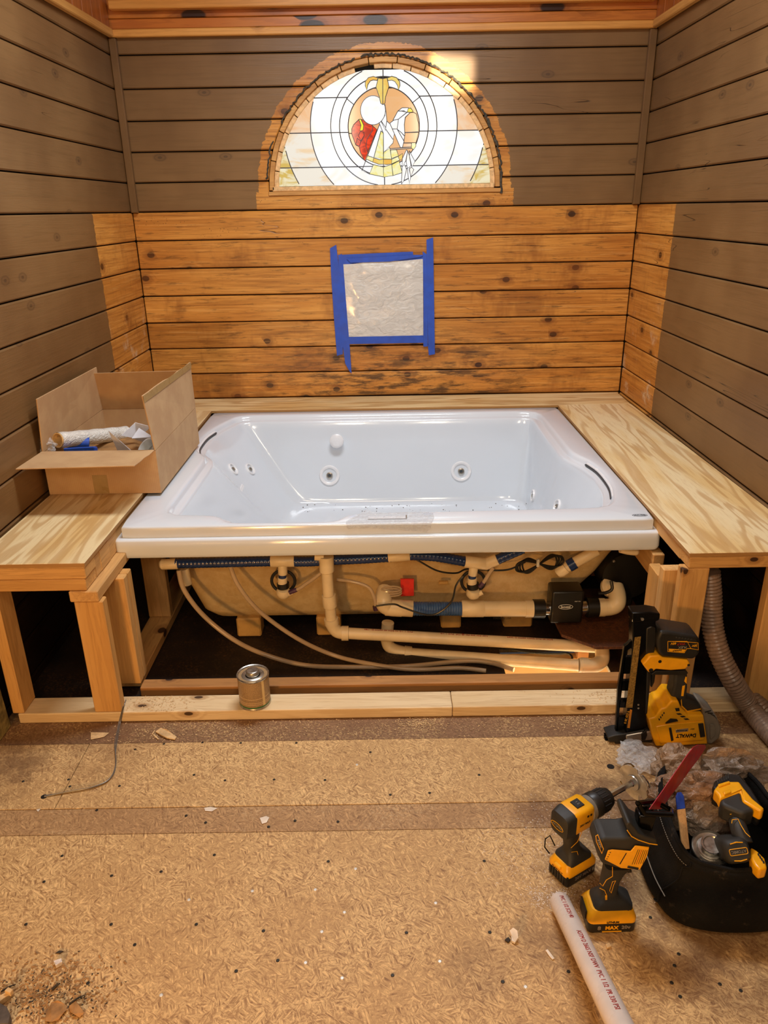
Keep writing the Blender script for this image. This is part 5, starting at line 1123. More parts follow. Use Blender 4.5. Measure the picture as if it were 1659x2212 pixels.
# cordless drill with polished hole cutter
ang = math.atan2(0.52, 0.85)
dr_ = thing('cordless_drill', 'yellow and black cordless drill standing on its battery, shiny round cutter in the chuck', 'drill', (0.452, -2.752, 0), (0, 0, ang))
b, s = battery(dr_, 0.102, 0.070, 0.036, 0.058)
MB().loft([[V((x+o, y, z)) for x, y in round_rect(-a, -c_, a, c_, r, 3)] for a, c_, z, r, o in ((0.040, 0.030, 0.052, 0.010, 0.0), (0.038, 0.029, 0.064, 0.010, 0), (0.026, 0.022, 0.074, 0.012, -0.005), (0.019, 0.017, 0.088, 0.012, -0.008), (0.0185, 0.0165, 0.115, 0.012, -0.014), (0.020, 0.018, 0.140, 0.012, -0.018), (0.024, 0.020, 0.160, 0.012, -0.018))], capA=True).obj('handle', M_rub, dr_, world=False, smooth=True)
zb_ = 0.187
def rx(h, w, x, r=0.010, dz=0): return [V((x, a, zb_+dz+c_)) for a, c_ in round_rect(-w/2, -h/2, w/2, h/2, r, 3)]
MB().loft([rx(0.040, 0.040, -0.066, 0.012, -0.004), rx(0.062, 0.056, -0.060, 0.014, -0.004), rx(0.070, 0.060, -0.040, 0.012, -0.003), rx(0.070, 0.060, -0.032, 0.012, -0.003)], capA=True).obj('rear_cap', M_rub, dr_, world=False, smooth=True)
MB().loft([rx(0.064, 0.058, -0.034), rx(0.066, 0.060, -0.028), rx(0.066, 0.060, 0.020), rx(0.058, 0.054, 0.028)], capA=True).obj('yellow_housing', M_yel, dr_, world=False, smooth=True)
MB().cbox((-0.004, 0, zb_+0.0335), (0.024, 0.026, 0.004)).obj('speed_switch', M_blk, dr_, world=False, bevel=0.001)
text('1 2', 0.009, M_alu, dr_, (-0.004, 0, zb_+0.0360), (0, -1, 0), (1, 0, 0), world=False, name='switch_mark')
for k in range(2): MB().cbox((0.004+0.010*k, -0.0305, zb_+0.014), (0.005, 0.002, 0.005)).obj('vent_slot', M_blk, dr_, world=False)
text('20V MAX', 0.0085, M_blk, dr_, (-0.004, -0.0304, zb_-0.006), (1, 0, 0), (0, 0, 1), world=False, name='housing_print')
ov = [V((-0.0668, 0.020*math.cos(2*PI*i/20), zb_-0.004+0.0085*math.sin(2*PI*i/20)+0.4*0.02*math.cos(2*PI*i/20)*0)) for i in range(20)]
tube_line(ov, 0.0007, M_yel, dr_, 'badge_outline', True); text('ATOMIC', 0.0085, M_alu, dr_, (-0.0664, 0, zb_-0.004), (0, -1, 0), (0, 0, 1), world=False, name='badge_lettering')
MB()._lathe([(0.027, 0.026), (0.031, 0.028), (0.031, 0.040), (0.028, 0.042)], V((0, 0, zb_)), V((1, 0, 0)), 28).obj('torque_collar', M_gry, dr_, world=False, smooth=True)
MB()._lathe([(0.030, 0.040), (0.0325, 0.043), (0.0325, 0.062), (0.029, 0.066), (0.029, 0.090), (0.024, 0.104), (0.012, 0.108), (0.001, 0.108)], V((0, 0, zb_)), V((1, 0, 0)), 28).obj('chuck', M_blk, dr_, world=False, smooth=True)
for k in range(18):
    a = 2*PI*k/18; MB().tube([V((0.067, 0.0292*math.cos(a), zb_+0.0292*math.sin(a))), V((0.089, 0.0292*math.cos(a), zb_+0.0292*math.sin(a)))], 0.0013, 4).obj('chuck_rib', M_blk, dr_, world=False)
MB()._lathe([(0.0075, 0.106), (0.0075, 0.190), (0.009, 0.192), (0.009, 0.196)], V((0, 0, zb_)), V((1, 0, 0)), 6).obj('hex_shaft', M_chrome, dr_, world=False)
cut = []
for k in range(48):
    a = 2*PI*k/48; f = (k % 16)/16; r = 0.047-(0.010 if f > 0.86 else 0.0)-0.003*f; cut.append(V((0.197+0.003*f, r*math.cos(a), zb_+r*math.sin(a))))
MB().prism(cut, (0.0022, 0, 0)).obj('cutter_disc', M_cut, dr_, world=False)
MB()._lathe([(0.020, 0.194), (0.021, 0.1965), (0.016, 0.1975), (0.001, 0.1975)], V((0, 0, zb_)), V((1, 0, 0)), 24).obj('cutter_hub', M_alu, dr_, world=False, smooth=True)
for k in range(3):
    a0 = 2*PI*k/3; P3 = [V((0.1985+0.008*math.sin(PI*j/8), 0.0465*math.cos(a0+j*0.19), zb_+0.0465*math.sin(a0+j*0.19))) for j in range(9)]
    MB().tube(P3, 0.0022, 5).obj('cutter_lip', M_chrome, dr_, world=False, smooth=True)
for pts in (((-0.016, -0.0170, 0.155), (0.004, -0.0175, 0.148), (-0.010, -0.017, 0.118), (-0.030, -0.016, 0.108)), ((-0.026, -0.016, 0.092), (-0.008, -0.0175, 0.086), (-0.006, -0.0205, 0.072))): tube_line([V(p)+V((0, -0.0012, 0)) for p in pts], 0.0007, M_yel, dr_)
tube_line([(-0.048, 0.034, 0.055), (-0.055, 0.045, 0.070), (-0.050, 0.05, 0.090), (-0.040, 0.045, 0.100), (-0.030, 0.035, 0.070)], 0.0018, M_gun, dr_, 'belt_clip')
text('20V MAX 8', 0.0135, M_alu, dr_, (0.008, -0.0356, 0.018), (1, 0, 0), (0, 0, 1), world=False, name='battery_lettering', bold=0.0002)
MB().cbox((-0.051, 0.0, 0.047), (0.010, 0.022, 0.008)).obj('release_tab', M_yel, dr_, world=False, bevel=0.002)
for k in range(6): MB().cbox((-0.0515, -0.022+0.009*k, 0.018), (0.002, 0.003, 0.024)).obj('battery_rib', M_rub, dr_, world=False)
text('DeWALT', 0.009, M_blk, dr_, (-0.0522, 0, 0.034), (0, -1, 0), (0, 0, 1), world=False, name='battery_lettering')

# reciprocating saw
SY = -2.892
sw = thing('reciprocating_saw', 'yellow and black compact saw with a long red blade standing on its battery', 'saw', (0.502, SY, 0), (0, 0, 0.02))
b, s = battery(sw, 0.112, 0.076, 0.036, 0.062)
text('8', 0.016, M_alu, sw, (-0.030, -0.0385, 0.017), (1, 0, 0), (0, 0, 1), world=False, name='battery_lettering', bold=0.0004)
text('MAX', 0.014, M_yel, sw, (-0.001, -0.0385, 0.017), (1, 0, 0), (0, 0, 1), world=False, name='battery_lettering', bold=0.0006)
text('20v', 0.014, M_alu, sw, (0.032, -0.0385, 0.018), (1, 0, 0), (0, 0, 1), world=False, name='battery_lettering', bold=0.0004)
text('LITHIUM', 0.0075, M_blk, sw, (0.0, -0.0392, 0.0355), (1, 0, 0), (0, 0, 1), world=False, name='battery_lettering', bold=0.0003)
MB().cbox((0.0, -0.0384, 0.006), (0.045, 0.0015, 0.0025)).obj('label_band', M_yel, sw, world=False)
MB().cbox((-0.0575, 0.0, 0.040), (0.004, 0.045, 0.026)).obj('release_latch', M_blk, sw, world=False, bevel=0.003)
MB().loft([[V((x+o, y, z)) for x, y in round_rect(-a, -c_, a, c_, r, 3)] for a, c_, z, r, o in ((0.046, 0.031, 0.054, 0.014, 0.004), (0.045, 0.030, 0.068, 0.014, 0.004), (0.034, 0.024, 0.080, 0.014, 0.002), (0.021, 0.018, 0.090, 0.012, -0.004), (0.0195, 0.0175, 0.10, 0.012, -0.006), (0.0205, 0.0175, 0.13, 0.012, -0.004), (0.024, 0.018, 0.155, 0.012, 0.002), (0.030, 0.020, 0.175, 0.012, 0.008))], capA=True).obj('handle', M_rub, sw, world=False, smooth=True)
def s3(x, y, t=0.0): return aY(1160+x/5.673, 1640+y/5.673, SY-t/2)
def sslab(pts, t, name, mt, bev=0.004, proud=0.0, seg=2): return slab(pts, t, name, mt, sw, bev, proud, seg, s3)
sslab([(722,1090),(752,1010),(815,972),(1060,975),(1180,950),(1300,990),(1420,1030),(1390,1090),(1340,1210),(1250,1352),(1000,1345),(800,1292),(752,1200)], 0.062, 'saw_body', M_rub, 0.014, seg=4)
sslab([(1092,810),(1112,782),(1145,778),(1195,835),(1245,905),(1330,950),(1465,985),(1475,1045),(1380,1035),(1240,990),(1160,950),(1110,880)], 0.074, 'shoe_guard', M_rub, 0.008, seg=3)
outline(s3, [(1105,870),(1158,945),(1240,990),(1380,1035),(1475,1048)], 0.0825, 0.0011, M_yel, sw, closed=False)
sslab([(832,1235),(872,1122),(925,1112),(1150,1130),(1205,1062),(1378,1082),(1350,1200),(1262,1358),(1030,1338)], 0.066, 'side_panel', M_yel, 0.003, proud=0.003)
sslab([(1010,1285),(1090,1150),(1102,1152),(1022,1290)], 0.072, 'panel_groove', M_blk, 0.0002, proud=0.0006, seg=1)
sslab([(1115,1308),(1250,1335),(1240,1362),(1105,1335)], 0.072, 'panel_pad', M_blk, 0.0008, proud=0.0015, seg=1)
for k in range(4): sslab([(845+14*k, 1222-26*k), (865+14*k, 1216-26*k), (862+14*k, 1230-26*k)], 0.072, 'vent_slot', M_blk, 0.0002, proud=0.0006, seg=1)
for k in range(6): MB().tube([s3(1165+26*k, 1290-2*k, 0.0735), s3(1240+22*k, 1108+2*k, 0.0735)], 0.0005, 4).obj('warning_print', M_blk if k != 2 else plain('red_letters_small', '#A0261C', 0.5), sw)
outline(s3, [(722,940),(745,925),(815,1100),(795,1155),(728,1010)], 0.0675, 0.0009, M_yel, sw)
text('ATOMIC', 0.0070, M_alu, sw, s3(768, 1040, 0.0680), V((0.40, 0, -1)), V((1, 0, 0.4)), name='badge_lettering')
outline(s3, [(925,1320),(925,1435),(850,1480),(805,1555),(770,1520)], 0.040, 0.0008, M_yel, sw, closed=False)
outline(s3, [(768,1580),(830,1610),(855,1670)], 0.040, 0.0008, M_yel, sw, closed=False)
sslab([(836,1672),(862,1672),(862,1735),(836,1735)], 0.040, 'handle_inlay', M_yel, 0.0005, proud=0.001)
sslab([(890,1610),(925,1500),(965,1490),(940,1540),(910,1640)], 0.036, 'handle_inlay', M_rub, 0.0008, proud=0.001); outline(s3, [(890,1610),(925,1500),(965,1490),(940,1540),(910,1640)], 0.0385, 0.0006, M_yel, sw)
sslab([(1110,1350),(1160,1360),(1168,1395),(1110,1400)], 0.016, 'trigger', M_blk, 0.002)
c1 = lambda x, y, Y: aY(1150+x/3.26, 1600+y/3.26, Y)
sslab([(1250,700),(1400,690),(1475,700),(1420,880),(1380,960),(1290,930),(1240,800)], 0.030, 'blade_clamp', M_gun, 0.004)
MB().tube([c1(742, 440, -2.90), c1(850, 424, -2.85), c1(975, 488, -2.85), c1(978, 520, -2.90), c1(790, 512, -2.905)], 0.006, 8, closed=True).obj('pivot_shoe', M_gun, sw, smooth=True)
p0 = c1(860, 478, -2.875); p1 = c1(1175, 40, -2.70); dh = V((p1.x-p0.x, p1.y-p0.y, 0)).normalized(); nn = V((dh.y, -dh.x, 0))
def bl(x, y): return aP(1150+x/3.26, 1600+y/3.26, p0, nn)
blade = MB().prism([bl(*q) for q in ((1130,45),(1160,28),(1215,30),(1218,48),(1165,130),(1110,200),(1040,300),(960,400),(905,480),(820,482),(900,370),(990,240),(1080,110))], nn*0.0014).obj('blade', plain('red_blade', '#B3182A', 0.4, var=0.12, vs=60), sw)
MB().prism([bl(*q)+nn*(-0.0004) for q in ((1165,130),(1140,110),(1060,140),(1035,185),(985,250),(1000,300),(925,400),(930,442),(960,400),(1040,300),(1110,200))], nn*0.0003 if nn.dot(CAM-p0) > 0 else nn*0.0003).obj('worn_edge', plain('worn_grey_steel', '#8E8272', 0.45, 0.5, var=0.3, vs=90), blade)
# ------------------------------------------------------------------ tool bag and what is in it
def fabric(name, h1, h2):
    t = NT(name); p = t.coord(); w = t.voro(p, 420.0)['Distance']; n = t.noise(p, 9, 4, 0.6)
    col = t.mix(t.mr(n, 0.4, 0.7), lin(h1), lin(h2)); dust = t.math('MULTIPLY', t.mr(t.noise(p, 24, 4, 0.7), 0.60, 0.72), 0.12); col = t.mix(dust, col, lin('#8A7A68'))
    t.bump(t.math('ADD', n, t.math('MULTIPLY', w, 0.15)), 0.7, 0.006); return t.fin(col, 0.9, Specular_IOR_Level=0.2)
M_fab = fabric('black_bag_fabric', '#0F0E0E', '#1A1918'); M_fabin = fabric('bag_lining', '#080807', '#0E0D0D'); M_piping = plain('grey_stitching', '#8A857C', 0.7)
tbag = thing('tool_bag', 'open black fabric tool bag with white stitching, stuffed with tools and plastic', 'tool bag', (0.84, -2.74, 0))
R = [(aZ(1428, 1655, 0.215)), aZ(1425, 1700, 0.22), aZ(1432, 1745, 0.22), aZ(1450, 1800, 0.205), aZ(1474, 1848, 0.195), aZ(1500, 1868, 0.185), aZ(1535, 1876, 0.180), aZ(1590, 1890, 0.175), aZ(1659, 1881, 0.180),
     V((0.95, -2.90, 0.19)), V((1.01, -2.80, 0.205)), aZ(1672, 1735, 0.215), aZ(1640, 1690, 0.215), aZ(1592, 1650, 0.215), aZ(1510, 1642, 0.210)]
def uni(P, n):
    P = [V(p) for p in P]; P2 = P+[P[0]]; L = [0]
    for i in range(len(P)): L.append(L[-1]+(P2[i+1]-P2[i]).length)
    out = []; j = 0
    for k in range(n):
        d = L[-1]*k/n
        while L[j+1] < d: j += 1
        out.append(P2[j].lerp(P2[j+1], (d-L[j])/(L[j+1]-L[j])))
    return out
def closed_smooth(P, it=2):
    for _ in range(it): P = [(P[i-1]+P[i]*2+P[(i+1) % len(P)])*0.25 for i in range(len(P))]
    return P
NB = 72
rim = closed_smooth(uni(R, NB), 2)
B0 = [V(p+(0.004,)) for p in ((0.700, -2.585), (0.660, -2.650), (0.630, -2.735), (0.628, -2.80), (0.638, -2.865), (0.655, -2.905), (0.69, -2.925), (0.78, -2.938), (0.87, -2.935), (0.96, -2.91), (1.02, -2.82), (1.02, -2.68), (0.98, -2.58), (0.90, -2.53), (0.78, -2.53))]
bot = closed_smooth(uni(B0, NB), 2)
cen = V((0.84, -2.74, 0)); rings = []
for f, bul in ((0, 0), (0.03, 0.006), (0.12, 0.016), (0.3, 0.022), (0.5, 0.020), (0.7, 0.012), (0.86, 0.004), (0.94, 0.006), (1.0, 0.002)):
    ring = []
    for i in range(NB):
        p = bot[i].lerp(rim[i], f); o = V((p.x-cen.x, p.y-cen.y, 0)).normalized()
        wv = noise.noise(V((p.x*9, p.y*9, p.z*7)))*0.016+abs(noise.noise(V((p.x*17+p.z*11, p.y*17, p.z*6+4))))*-0.026+noise.noise(V((p.x*38, p.y*38, p.z*22)))*0.005
        ring.append(p+o*(bul+wv*math.sin(PI*min(1, f*1.05))))
    rings.append(ring)
def ins_(ring, d, dz, z=None): return [p+V((cen.x-p.x, cen.y-p.y, 0)).normalized()*d+V((0, 0, dz)) if z is None else V(((p.x+(cen.x-p.x)*d), (p.y+(cen.y-p.y)*d), z)) for p in ring]
rings.append([p+V((0, 0, 0.004)) for p in ins_(rim, 0.004, 0)]); rings.append(ins_(rim, 0.010, -0.003)); rings.append(ins_(rim, 0.012, -0.03)); rings.append(ins_(rings[4], 0.012, -0.03)); rings.append(ins_(bot, 0.12, 0, 0.02)); rings.append(ins_(bot, 0.9, 0, 0.015))
MB().loft(rings, capA=True, capB=True).obj('bag_body', M_fab, tbag, smooth=True)
# piping seam and stitching
sm = [aY(1365+0, 0, 0)] if False else None
def on_bag(f, i, d=0.002):
    p = rings[0][i % NB]; k = min(8, max(0, f)); a = rings[int(k)][i % NB]; b = rings[min(8, int(k)+1)][i % NB]; q = a.lerp(b, k-int(k)); return q+V((q.x-cen.x, q.y-cen.y, 0)).normalized()*d
iS = min(range(NB), key=lambda i: (rim[i]-aZ(1497, 1866, 0.186)).length)
MB().tube(smoothpath([on_bag(k, iS+int((8-k)*-0.6), 0.002) for k in (8, 7, 6, 5, 4, 3, 2, 1)], 3), 0.0022, 6).obj('seam_piping', M_fab, tbag, smooth=True)
i0 = min(range(NB), key=lambda i: (rim[i]-aZ(1428, 1670, 0.21)).length); st = []
for i in range(abs(iS-i0)*3): 
    a = on_bag(7.0, i0+i/3 if False else int(i0+i/3), 0.003); b = on_bag(7.0, int(i0+i/3)+1, 0.003); f = (i % 3)/3; st.append(a.lerp(b, f))
for k in range(0, len(st)-1, 1): MB().tube([st[k], st[k].lerp(st[k+1], 0.62)], 0.0008, 4).obj('stitch', M_piping, tbag)
rp = [p+V((0, 0, 0.004)) for p in ins_(rim, 0.006, 0)]
MB().tube(rp, 0.0055, 7, closed=True).obj('rim_binding', M_fab, tbag, smooth=True)
# side pocket panel on the left end of the bag
pk = [on_bag(4.6, i0+5, 0.004), on_bag(3.8, i0+9, 0.004), on_bag(3.4, i0+13, 0.004), on_bag(3.2, iS-2, 0.004)]
MB().tube(smoothpath(pk, 5), 0.0014, 5).obj('pocket_edge', M_piping, tbag, smooth=True)
# metal can lid
cB = aZ(1535, 1832, 0.165)
lc = thing('metal_can', 'dented silver can with raised round cap wedged at the front inside the black bag', 'can', tuple(cB))
axl = V((-0.12, -0.28, 0.9)).normalized()
MB()._lathe([(0.040, -0.10), (0.0405, -0.004), (0.0425, -0.002), (0.0430, 0.002), (0.0415, 0.004), (0.038, 0.0), (0.031, -0.001), (0.028, 0.003), (0.022, 0.004), (0.001, 0.004)], cB, axl, 34).obj('can_body', M_steel, lc, smooth=True)
MB()._lathe([(0.0215, 0.004), (0.0225, 0.006), (0.0225, 0.017), (0.0240, 0.019), (0.0235, 0.022), (0.019, 0.022), (0.017, 0.020), (0.001, 0.020)], cB, axl, 28).obj('screw_cap', M_steel, lc, smooth=True)
# wooden stick with blue end
s0, s1 = aZ(1466, 1712, 0.245), aZ(1480, 1835, 0.165)
ws = thing('wooden_stick', 'flat wooden stick with blue painted tip along the left rim of the bag', 'stick', tuple(s0))
dd = (s1-s0); wdt = V((1, 0.15, 0)).normalized()*0.020; nrm = dd.cross(wdt).normalized()
def quad(a, b, w0, w1): return [a-wdt*w0/2, a+wdt*w0/2, b+wdt*w1/2, b-wdt*w1/2]
MB().prism([s0-wdt*0.25, s0+wdt*0.2, s0+dd*0.08+wdt*0.5, s0+dd*0.30+wdt*0.5, s0+dd*0.30-wdt*0.5, s0+dd*0.08-wdt*0.5], nrm*0.006).obj('blue_tip', plain('blue_paint', '#1B3F9E', 0.4, var=0.15, vs=60), ws, bevel=0.0008)
MB().prism(quad(s0+dd*0.302, s1, 1.0, 0.9), nrm*0.006).obj('stick_body', wood('stick_wood', 'Y', '#C79A62', '#A87A48', '#5E3A1E', 0.6, knot=0.0, across=80), ws, bevel=0.0008)
# impact driver lying across the top of the bag
def c2(x, y, z): return aZ(1370+x/5.53, 1600+y/5.53, z)
idr = thing('impact_driver', 'yellow and black impact driver lying on top inside the black bag', 'driver', tuple(c2(1250, 900, 0.2)))
def zs(pts, z, t, name, mt, bev=0.004, seg=2, par=None): return MB().prism([c2(x, y, z) for x, y in pts], (0, 0, -t)).obj(name, mt, par or idr, bevel=bev, seg=seg, smooth=True)
zs([(962,470),(1140,382),(1262,398),(1400,560),(1545,790),(1500,845),(1290,700),(1000,600),(930,560)], 0.262, 0.050, 'battery', M_blk, 0.006)
zs([(950,585),(1000,520),(1130,482),(1255,482),(1310,560),(1420,690),(1560,805),(1520,840),(1300,720),(1272,600),(1025,694),(1005,640)], 0.272, 0.030, 'battery_saddle', M_yel, 0.005, 3)
zs([(1000,515),(1135,476),(1150,500),(1010,548)], 0.276, 0.006, 'latch', M_yel, 0.002); zs([(1060,600),(1150,580),(1165,610),(1078,640)], 0.277, 0.006, 'latch_tab', M_yel, 0.002)
for k in range(6): zs([(985+26*k, 470-16*k), (997+26*k, 464-16*k), (1012+24*k, 510-12*k), (1000+24*k, 516-12*k)], 0.2640, 0.003, 'battery_rib', M_rub, 0.0005, 1)
zs([(1025,690),(1270,596),(1305,715),(1450,830),(1310,870),(1110,790),(1040,755)], 0.268, 0.045, 'handle_foot', M_rub, 0.008, 3)
P3 = smoothpath([c2(1185, 750, 0.235), c2(1200, 850, 0.236), c2(1225, 960, 0.234), c2(1265, 1100, 0.226), c2(1310, 1230, 0.214)], 6)
MB().tube(P3, [0.0165+0.0035*(i/len(P3)) for i in range(len(P3))], 18).obj('handle', M_rub, idr, smooth=True)
def hl(pts, z): MB().tube([c2(x, y, z) for x, y in pts], 0.0009, 5).obj('trim_line', M_yel, idr)
hl([(1255,755),(1262,840),(1215,865),(1145,880)], 0.2525); hl([(1165,985),(1170,945),(1240,935),(1275,1010),(1330,1100),(1385,1150)], 0.2520)
hc = c2(1235, 1320, 0.215); axh = V((-0.10, -0.80, 0.62)).normalized(); hu = V((1, 0.02, 0.15)); hu = (hu-axh*hu.dot(axh)).normalized(); hv = axh.cross(hu)
def hp(u_, v_, d): return hc+hu*u_+hv*v_+axh*d
def hring(w, h, d, r): return [hp(x, y, d) for x, y in round_rect(-w/2, -h/2, w/2, h/2, r, 3)]
MB().loft([hring(0.058, 0.052, -0.07, 0.012), hring(0.060, 0.054, -0.012, 0.014), hring(0.054, 0.050, 0.0, 0.016), hring(0.044, 0.040, 0.006, 0.014)], capA=True).obj('rear_cap', M_rub, idr, smooth=True)
MB().tube([hp(x, y, 0.0068) for x, y in round_rect(-0.0195, -0.0065, 0.0195, 0.0065, 0.003, 3)], 0.0008, 5, closed=True).obj('badge_outline', M_yel, idr)
text('ATOMIC', 0.0088, M_alu, idr, hp(0, 0, 0.0070), hu*-1, hv*-1, name='badge_lettering', bold=0.0002)
for s in (-1, 1): MB().tube([hp(-0.014, s*0.0175, 0.0055), hp(0, s*0.0195, 0.0058), hp(0.014, s*0.0175, 0.0055)], 0.0014, 5).obj('trim_line', M_yel, idr)
zs([(1392,1262),(1470,1310),(1560,1400),(1592,1520),(1500,1542),(1440,1480),(1395,1400)], 0.205, 0.030, 'side_panel', M_yel, 0.005, 3)
for k in range(4): zs([(1470+20*k, 1345+30*k), (1490+20*k, 1340+30*k), (1500+20*k, 1370+30*k), (1482+20*k, 1375+30*k)], 0.2062, 0.002, 'vent_slot', M_blk, 0.0003, 1)
# plastic bags crammed round the tools
def bagfilm(name, h, alpha, sc=22):
    t = NT(name); p = t.coord(); n = t.noise(t.vmath('MULTIPLY', p, (1.0, 1.0, 1.6)), sc, 4, 0.55, 1.8); n2 = t.noise(p, sc*3, 4, 0.6, 0.8)
    t.bump(t.math('ADD', n, t.math('MULTIPLY', n2, 0.4)), 1.0, 0.010); t.set(t.b.inputs['Alpha'], t.mr(n, 0.3, 0.7, alpha*0.75, min(1, alpha*1.2)))
    return t.fin(t.mix(t.mr(n2, 0.35, 0.65), lin(h), tuple(min(1, q*1.3) for q in lin(h)[:3])+(1,)), 0.24, Specular_IOR_Level=0.7)
M_bag1 = bagfilm('tan_plastic_bag', '#A08468', 0.82); M_bag2 = bagfilm('grey_plastic_bag', '#8C7B6C', 0.72, 18); M_bag3 = bagfilm('brown_packaging', '#8A6A50', 0.9, 26)
c = c2(700, 640, 0.20)
tag(crumple('plastic_bag', tuple(c), (0.085, 0.045, 0.05), 2.2, M_bag3, amp=0.42), 'crumpled brown packaging in the middle of the black bag, under the red blade', 'plastic bag')
c = c2(830, 860, 0.165)
tag(crumple('plastic_bag', tuple(c), (0.075, 0.046, 0.045), 5.7, M_bag2, amp=0.45, freq=2.2), 'glossy grey plastic bag behind the silver can in the black bag', 'plastic bag')
c = c2(560, 330, 0.20)
tag(crumple('plastic_bag', tuple(c), (0.058, 0.050, 0.055), 9.1, M_bag1, amp=0.45), 'tan plastic bag bulging at the back left of the black bag', 'plastic bag')
c = c2(1040, 400, 0.19)
tag(crumple('plastic_bag', tuple(c), (0.095, 0.040, 0.045), 12.5, M_bag2, amp=0.5), 'grey plastic bag behind the driver battery in the black bag', 'plastic bag')
lp = thing('bag_handle', 'tan plastic carrier handle arching over the back of the black bag', 'plastic bag', tuple(c2(1100, 130, 0.24)))
up_ = [(700,260,0.225),(800,185,0.24),(900,140,0.255),(1000,100,0.265),(1110,85,0.27),(1250,100,0.265),(1380,160,0.25),(1450,240,0.235),(1480,330,0.215)]
lo_ = [(720,320,0.205),(820,300,0.215),(920,270,0.225),(1000,215,0.235),(1110,215,0.24),(1220,225,0.235),(1290,270,0.225),(1340,340,0.21),(1360,420,0.195)]
U = smoothpath([c2(*q) for q in up_], 4); Lw = smoothpath([c2(*q) for q in lo_], 4); g = MB(); vs = []; m = 6
for i in range(len(U)):
    for j in range(m+1):
        f = j/m; p = U[i].lerp(Lw[i], f); p = p+V((0, 0, 0.018*math.sin(PI*f)+0.008*noise.noise(p*40))); vs.append(p)
g.add(vs, [(i*(m+1)+j, i*(m+1)+j+1, (i+1)*(m+1)+j+1, (i+1)*(m+1)+j) for i in range(len(U)-1) for j in range(m)]); g.obj('handle_strip', M_bag1, lp, smooth=True)
c = aZ(1378, 1640, 0.012)
tag(crumple('clear_bag', (c.x, c.y, 0.02), (0.050, 0.055, 0.022), 4.4, M_filmc, amp=0.5, flat=0.0), 'crinkled clear plastic bag on the floor below the nail gun nose', 'plastic bag')
c = aZ(1612, 1640, 0.05)
sc_ = tag(thing('caster', loc=(c.x, c.y, 0)), 'small dusty metal bracket standing on the floor behind the bag', 'bracket')
MB().box((c.x-0.010, c.y-0.006, 0.0), (c.x+0.010, c.y+0.006, 0.045)).obj('bracket_stem', M_gry, sc_, bevel=0.002); MB().prism([(c.x-0.026, c.y-0.012, 0.046), (c.x+0.030, c.y-0.014, 0.040), (c.x+0.024, c.y+0.012, 0.050), (c.x-0.02, c.y+0.012, 0.054)], (0, 0, 0.004)).obj('bracket_plate', M_gry, sc_, bevel=0.001)

# ------------------------------------------------------------------ scraps on the floor
M_chip = plain('pale_wood_chip', '#D9B784', 0.7, var=0.12, vs=60); M_chipd = plain('dark_twig', '#3A3026', 0.8, var=0.2); M_leaf = plain('dry_leaf', '#A57B4B', 0.8, var=0.2, vs=40, bump=0.4); M_bits = plain('white_shaving', '#E8DCCB', 0.6, var=0.1)
def scrap(name, pts, th, mt, label, cat, z=0.001, parent=None, lift=None):
    P3 = [aZ(x, y, z) for x, y in pts]
    if lift: P3 = [p+V((0, 0, l)) for p, l in zip(P3, lift)]
    return tag(MB().prism(P3, (0, 0, th)).obj(name, mt, None, bevel=0.0006), label, cat)
scrap('wood_chip', [(336,1582),(348,1576),(362,1582),(372,1588),(382,1593),(378,1599),(362,1597),(350,1592)], 0.004, M_chip, 'curled pale wood chip on the floor in front of the sill plate, left', 'wood chip', lift=(0, 0.004, 0.008, 0.004, 0, 0, 0.002, 0.004))
scrap('wood_sliver', [(328,1586),(334,1577),(336,1578),(330,1587)], 0.002, M_chip, 'thin upright sliver left of the curled wood chip', 'wood chip')
scrap('wood_sliver', [(330,1588),(333,1586),(344,1597),(341,1598)], 0.002, M_chip, 'thin slanting sliver just under the curled wood chip', 'wood chip')
scrap('white_scrap', [(1100,2018),(1108,2015),(1117,2022),(1119,2034),(1112,2040),(1105,2036),(1104,2026)], 0.006, M_bits, 'half-moon scrap of white plastic beside the loose white pipe', 'scrap', lift=(0.006, 0.012, 0.012, 0.008, 0, 0, 0.002))
scrap('brown_scrap', [(1090,2032),(1098,2026),(1103,2032),(1098,2038)], 0.004, M_chipd, 'tiny dark crumb touching the half-moon white scrap', 'scrap')
scrap('white_curl', [(1178,2054),(1183,2052),(1192,2064),(1198,2072),(1193,2074),(1186,2066)], 0.003, M_bits, 'stringy pale shaving between the white scrap and the loose pipe', 'scrap')
scrap('white_block', [(117,2082),(134,2076),(136,2084),(122,2092)], 0.010, plain('white_red_block', '#E9DDD6', 0.5, var=0.2, vs=90), 'small white block with reddish side on the lower left floor', 'block')
scrap('brown_flake', [(119,2060),(128,2054),(138,2055),(130,2060)], 0.002, M_chipd, 'dark triangular flake above the small white block', 'flake')
scrap('paper_bit', [(441,1745),(455,1743),(470,1746),(458,1753),(443,1752)], 0.0008, M_bits, 'torn bit of pale paper on the darker floor strip, left of two', 'paper')
scrap('paper_bit', [(561,1767),(575,1763),(582,1766),(576,1777),(566,1780)], 0.0008, M_bits, 'larger torn bit of pale paper on the darker floor strip, right of two', 'paper')
scrap('paper_bit', [(78,1749),(88,1747),(82,1754)], 0.0008, M_bits, 'small pale triangle beside the floor seam, far left', 'paper')
scrap('wood_veneer', [(196,1582),(236,1583),(225,1592),(196,1598)], 0.0012, M_chip, 'flat pale veneer patch on the brown floor strip, left', 'wood chip')
scrap('plastic_chip', [(1308,2042),(1316,2039),(1321,2047),(1311,2051)], 0.005, M_chip, 'small chip right of the loose pipe below the saw battery', 'scrap')
scrap('wood_offcut', [(-6,2164),(24,2148),(29,2152),(0,2174),(-6,2176)], 0.014, M_chip, 'pale wood offcut at the bottom left edge of the floor', 'wood offcut')
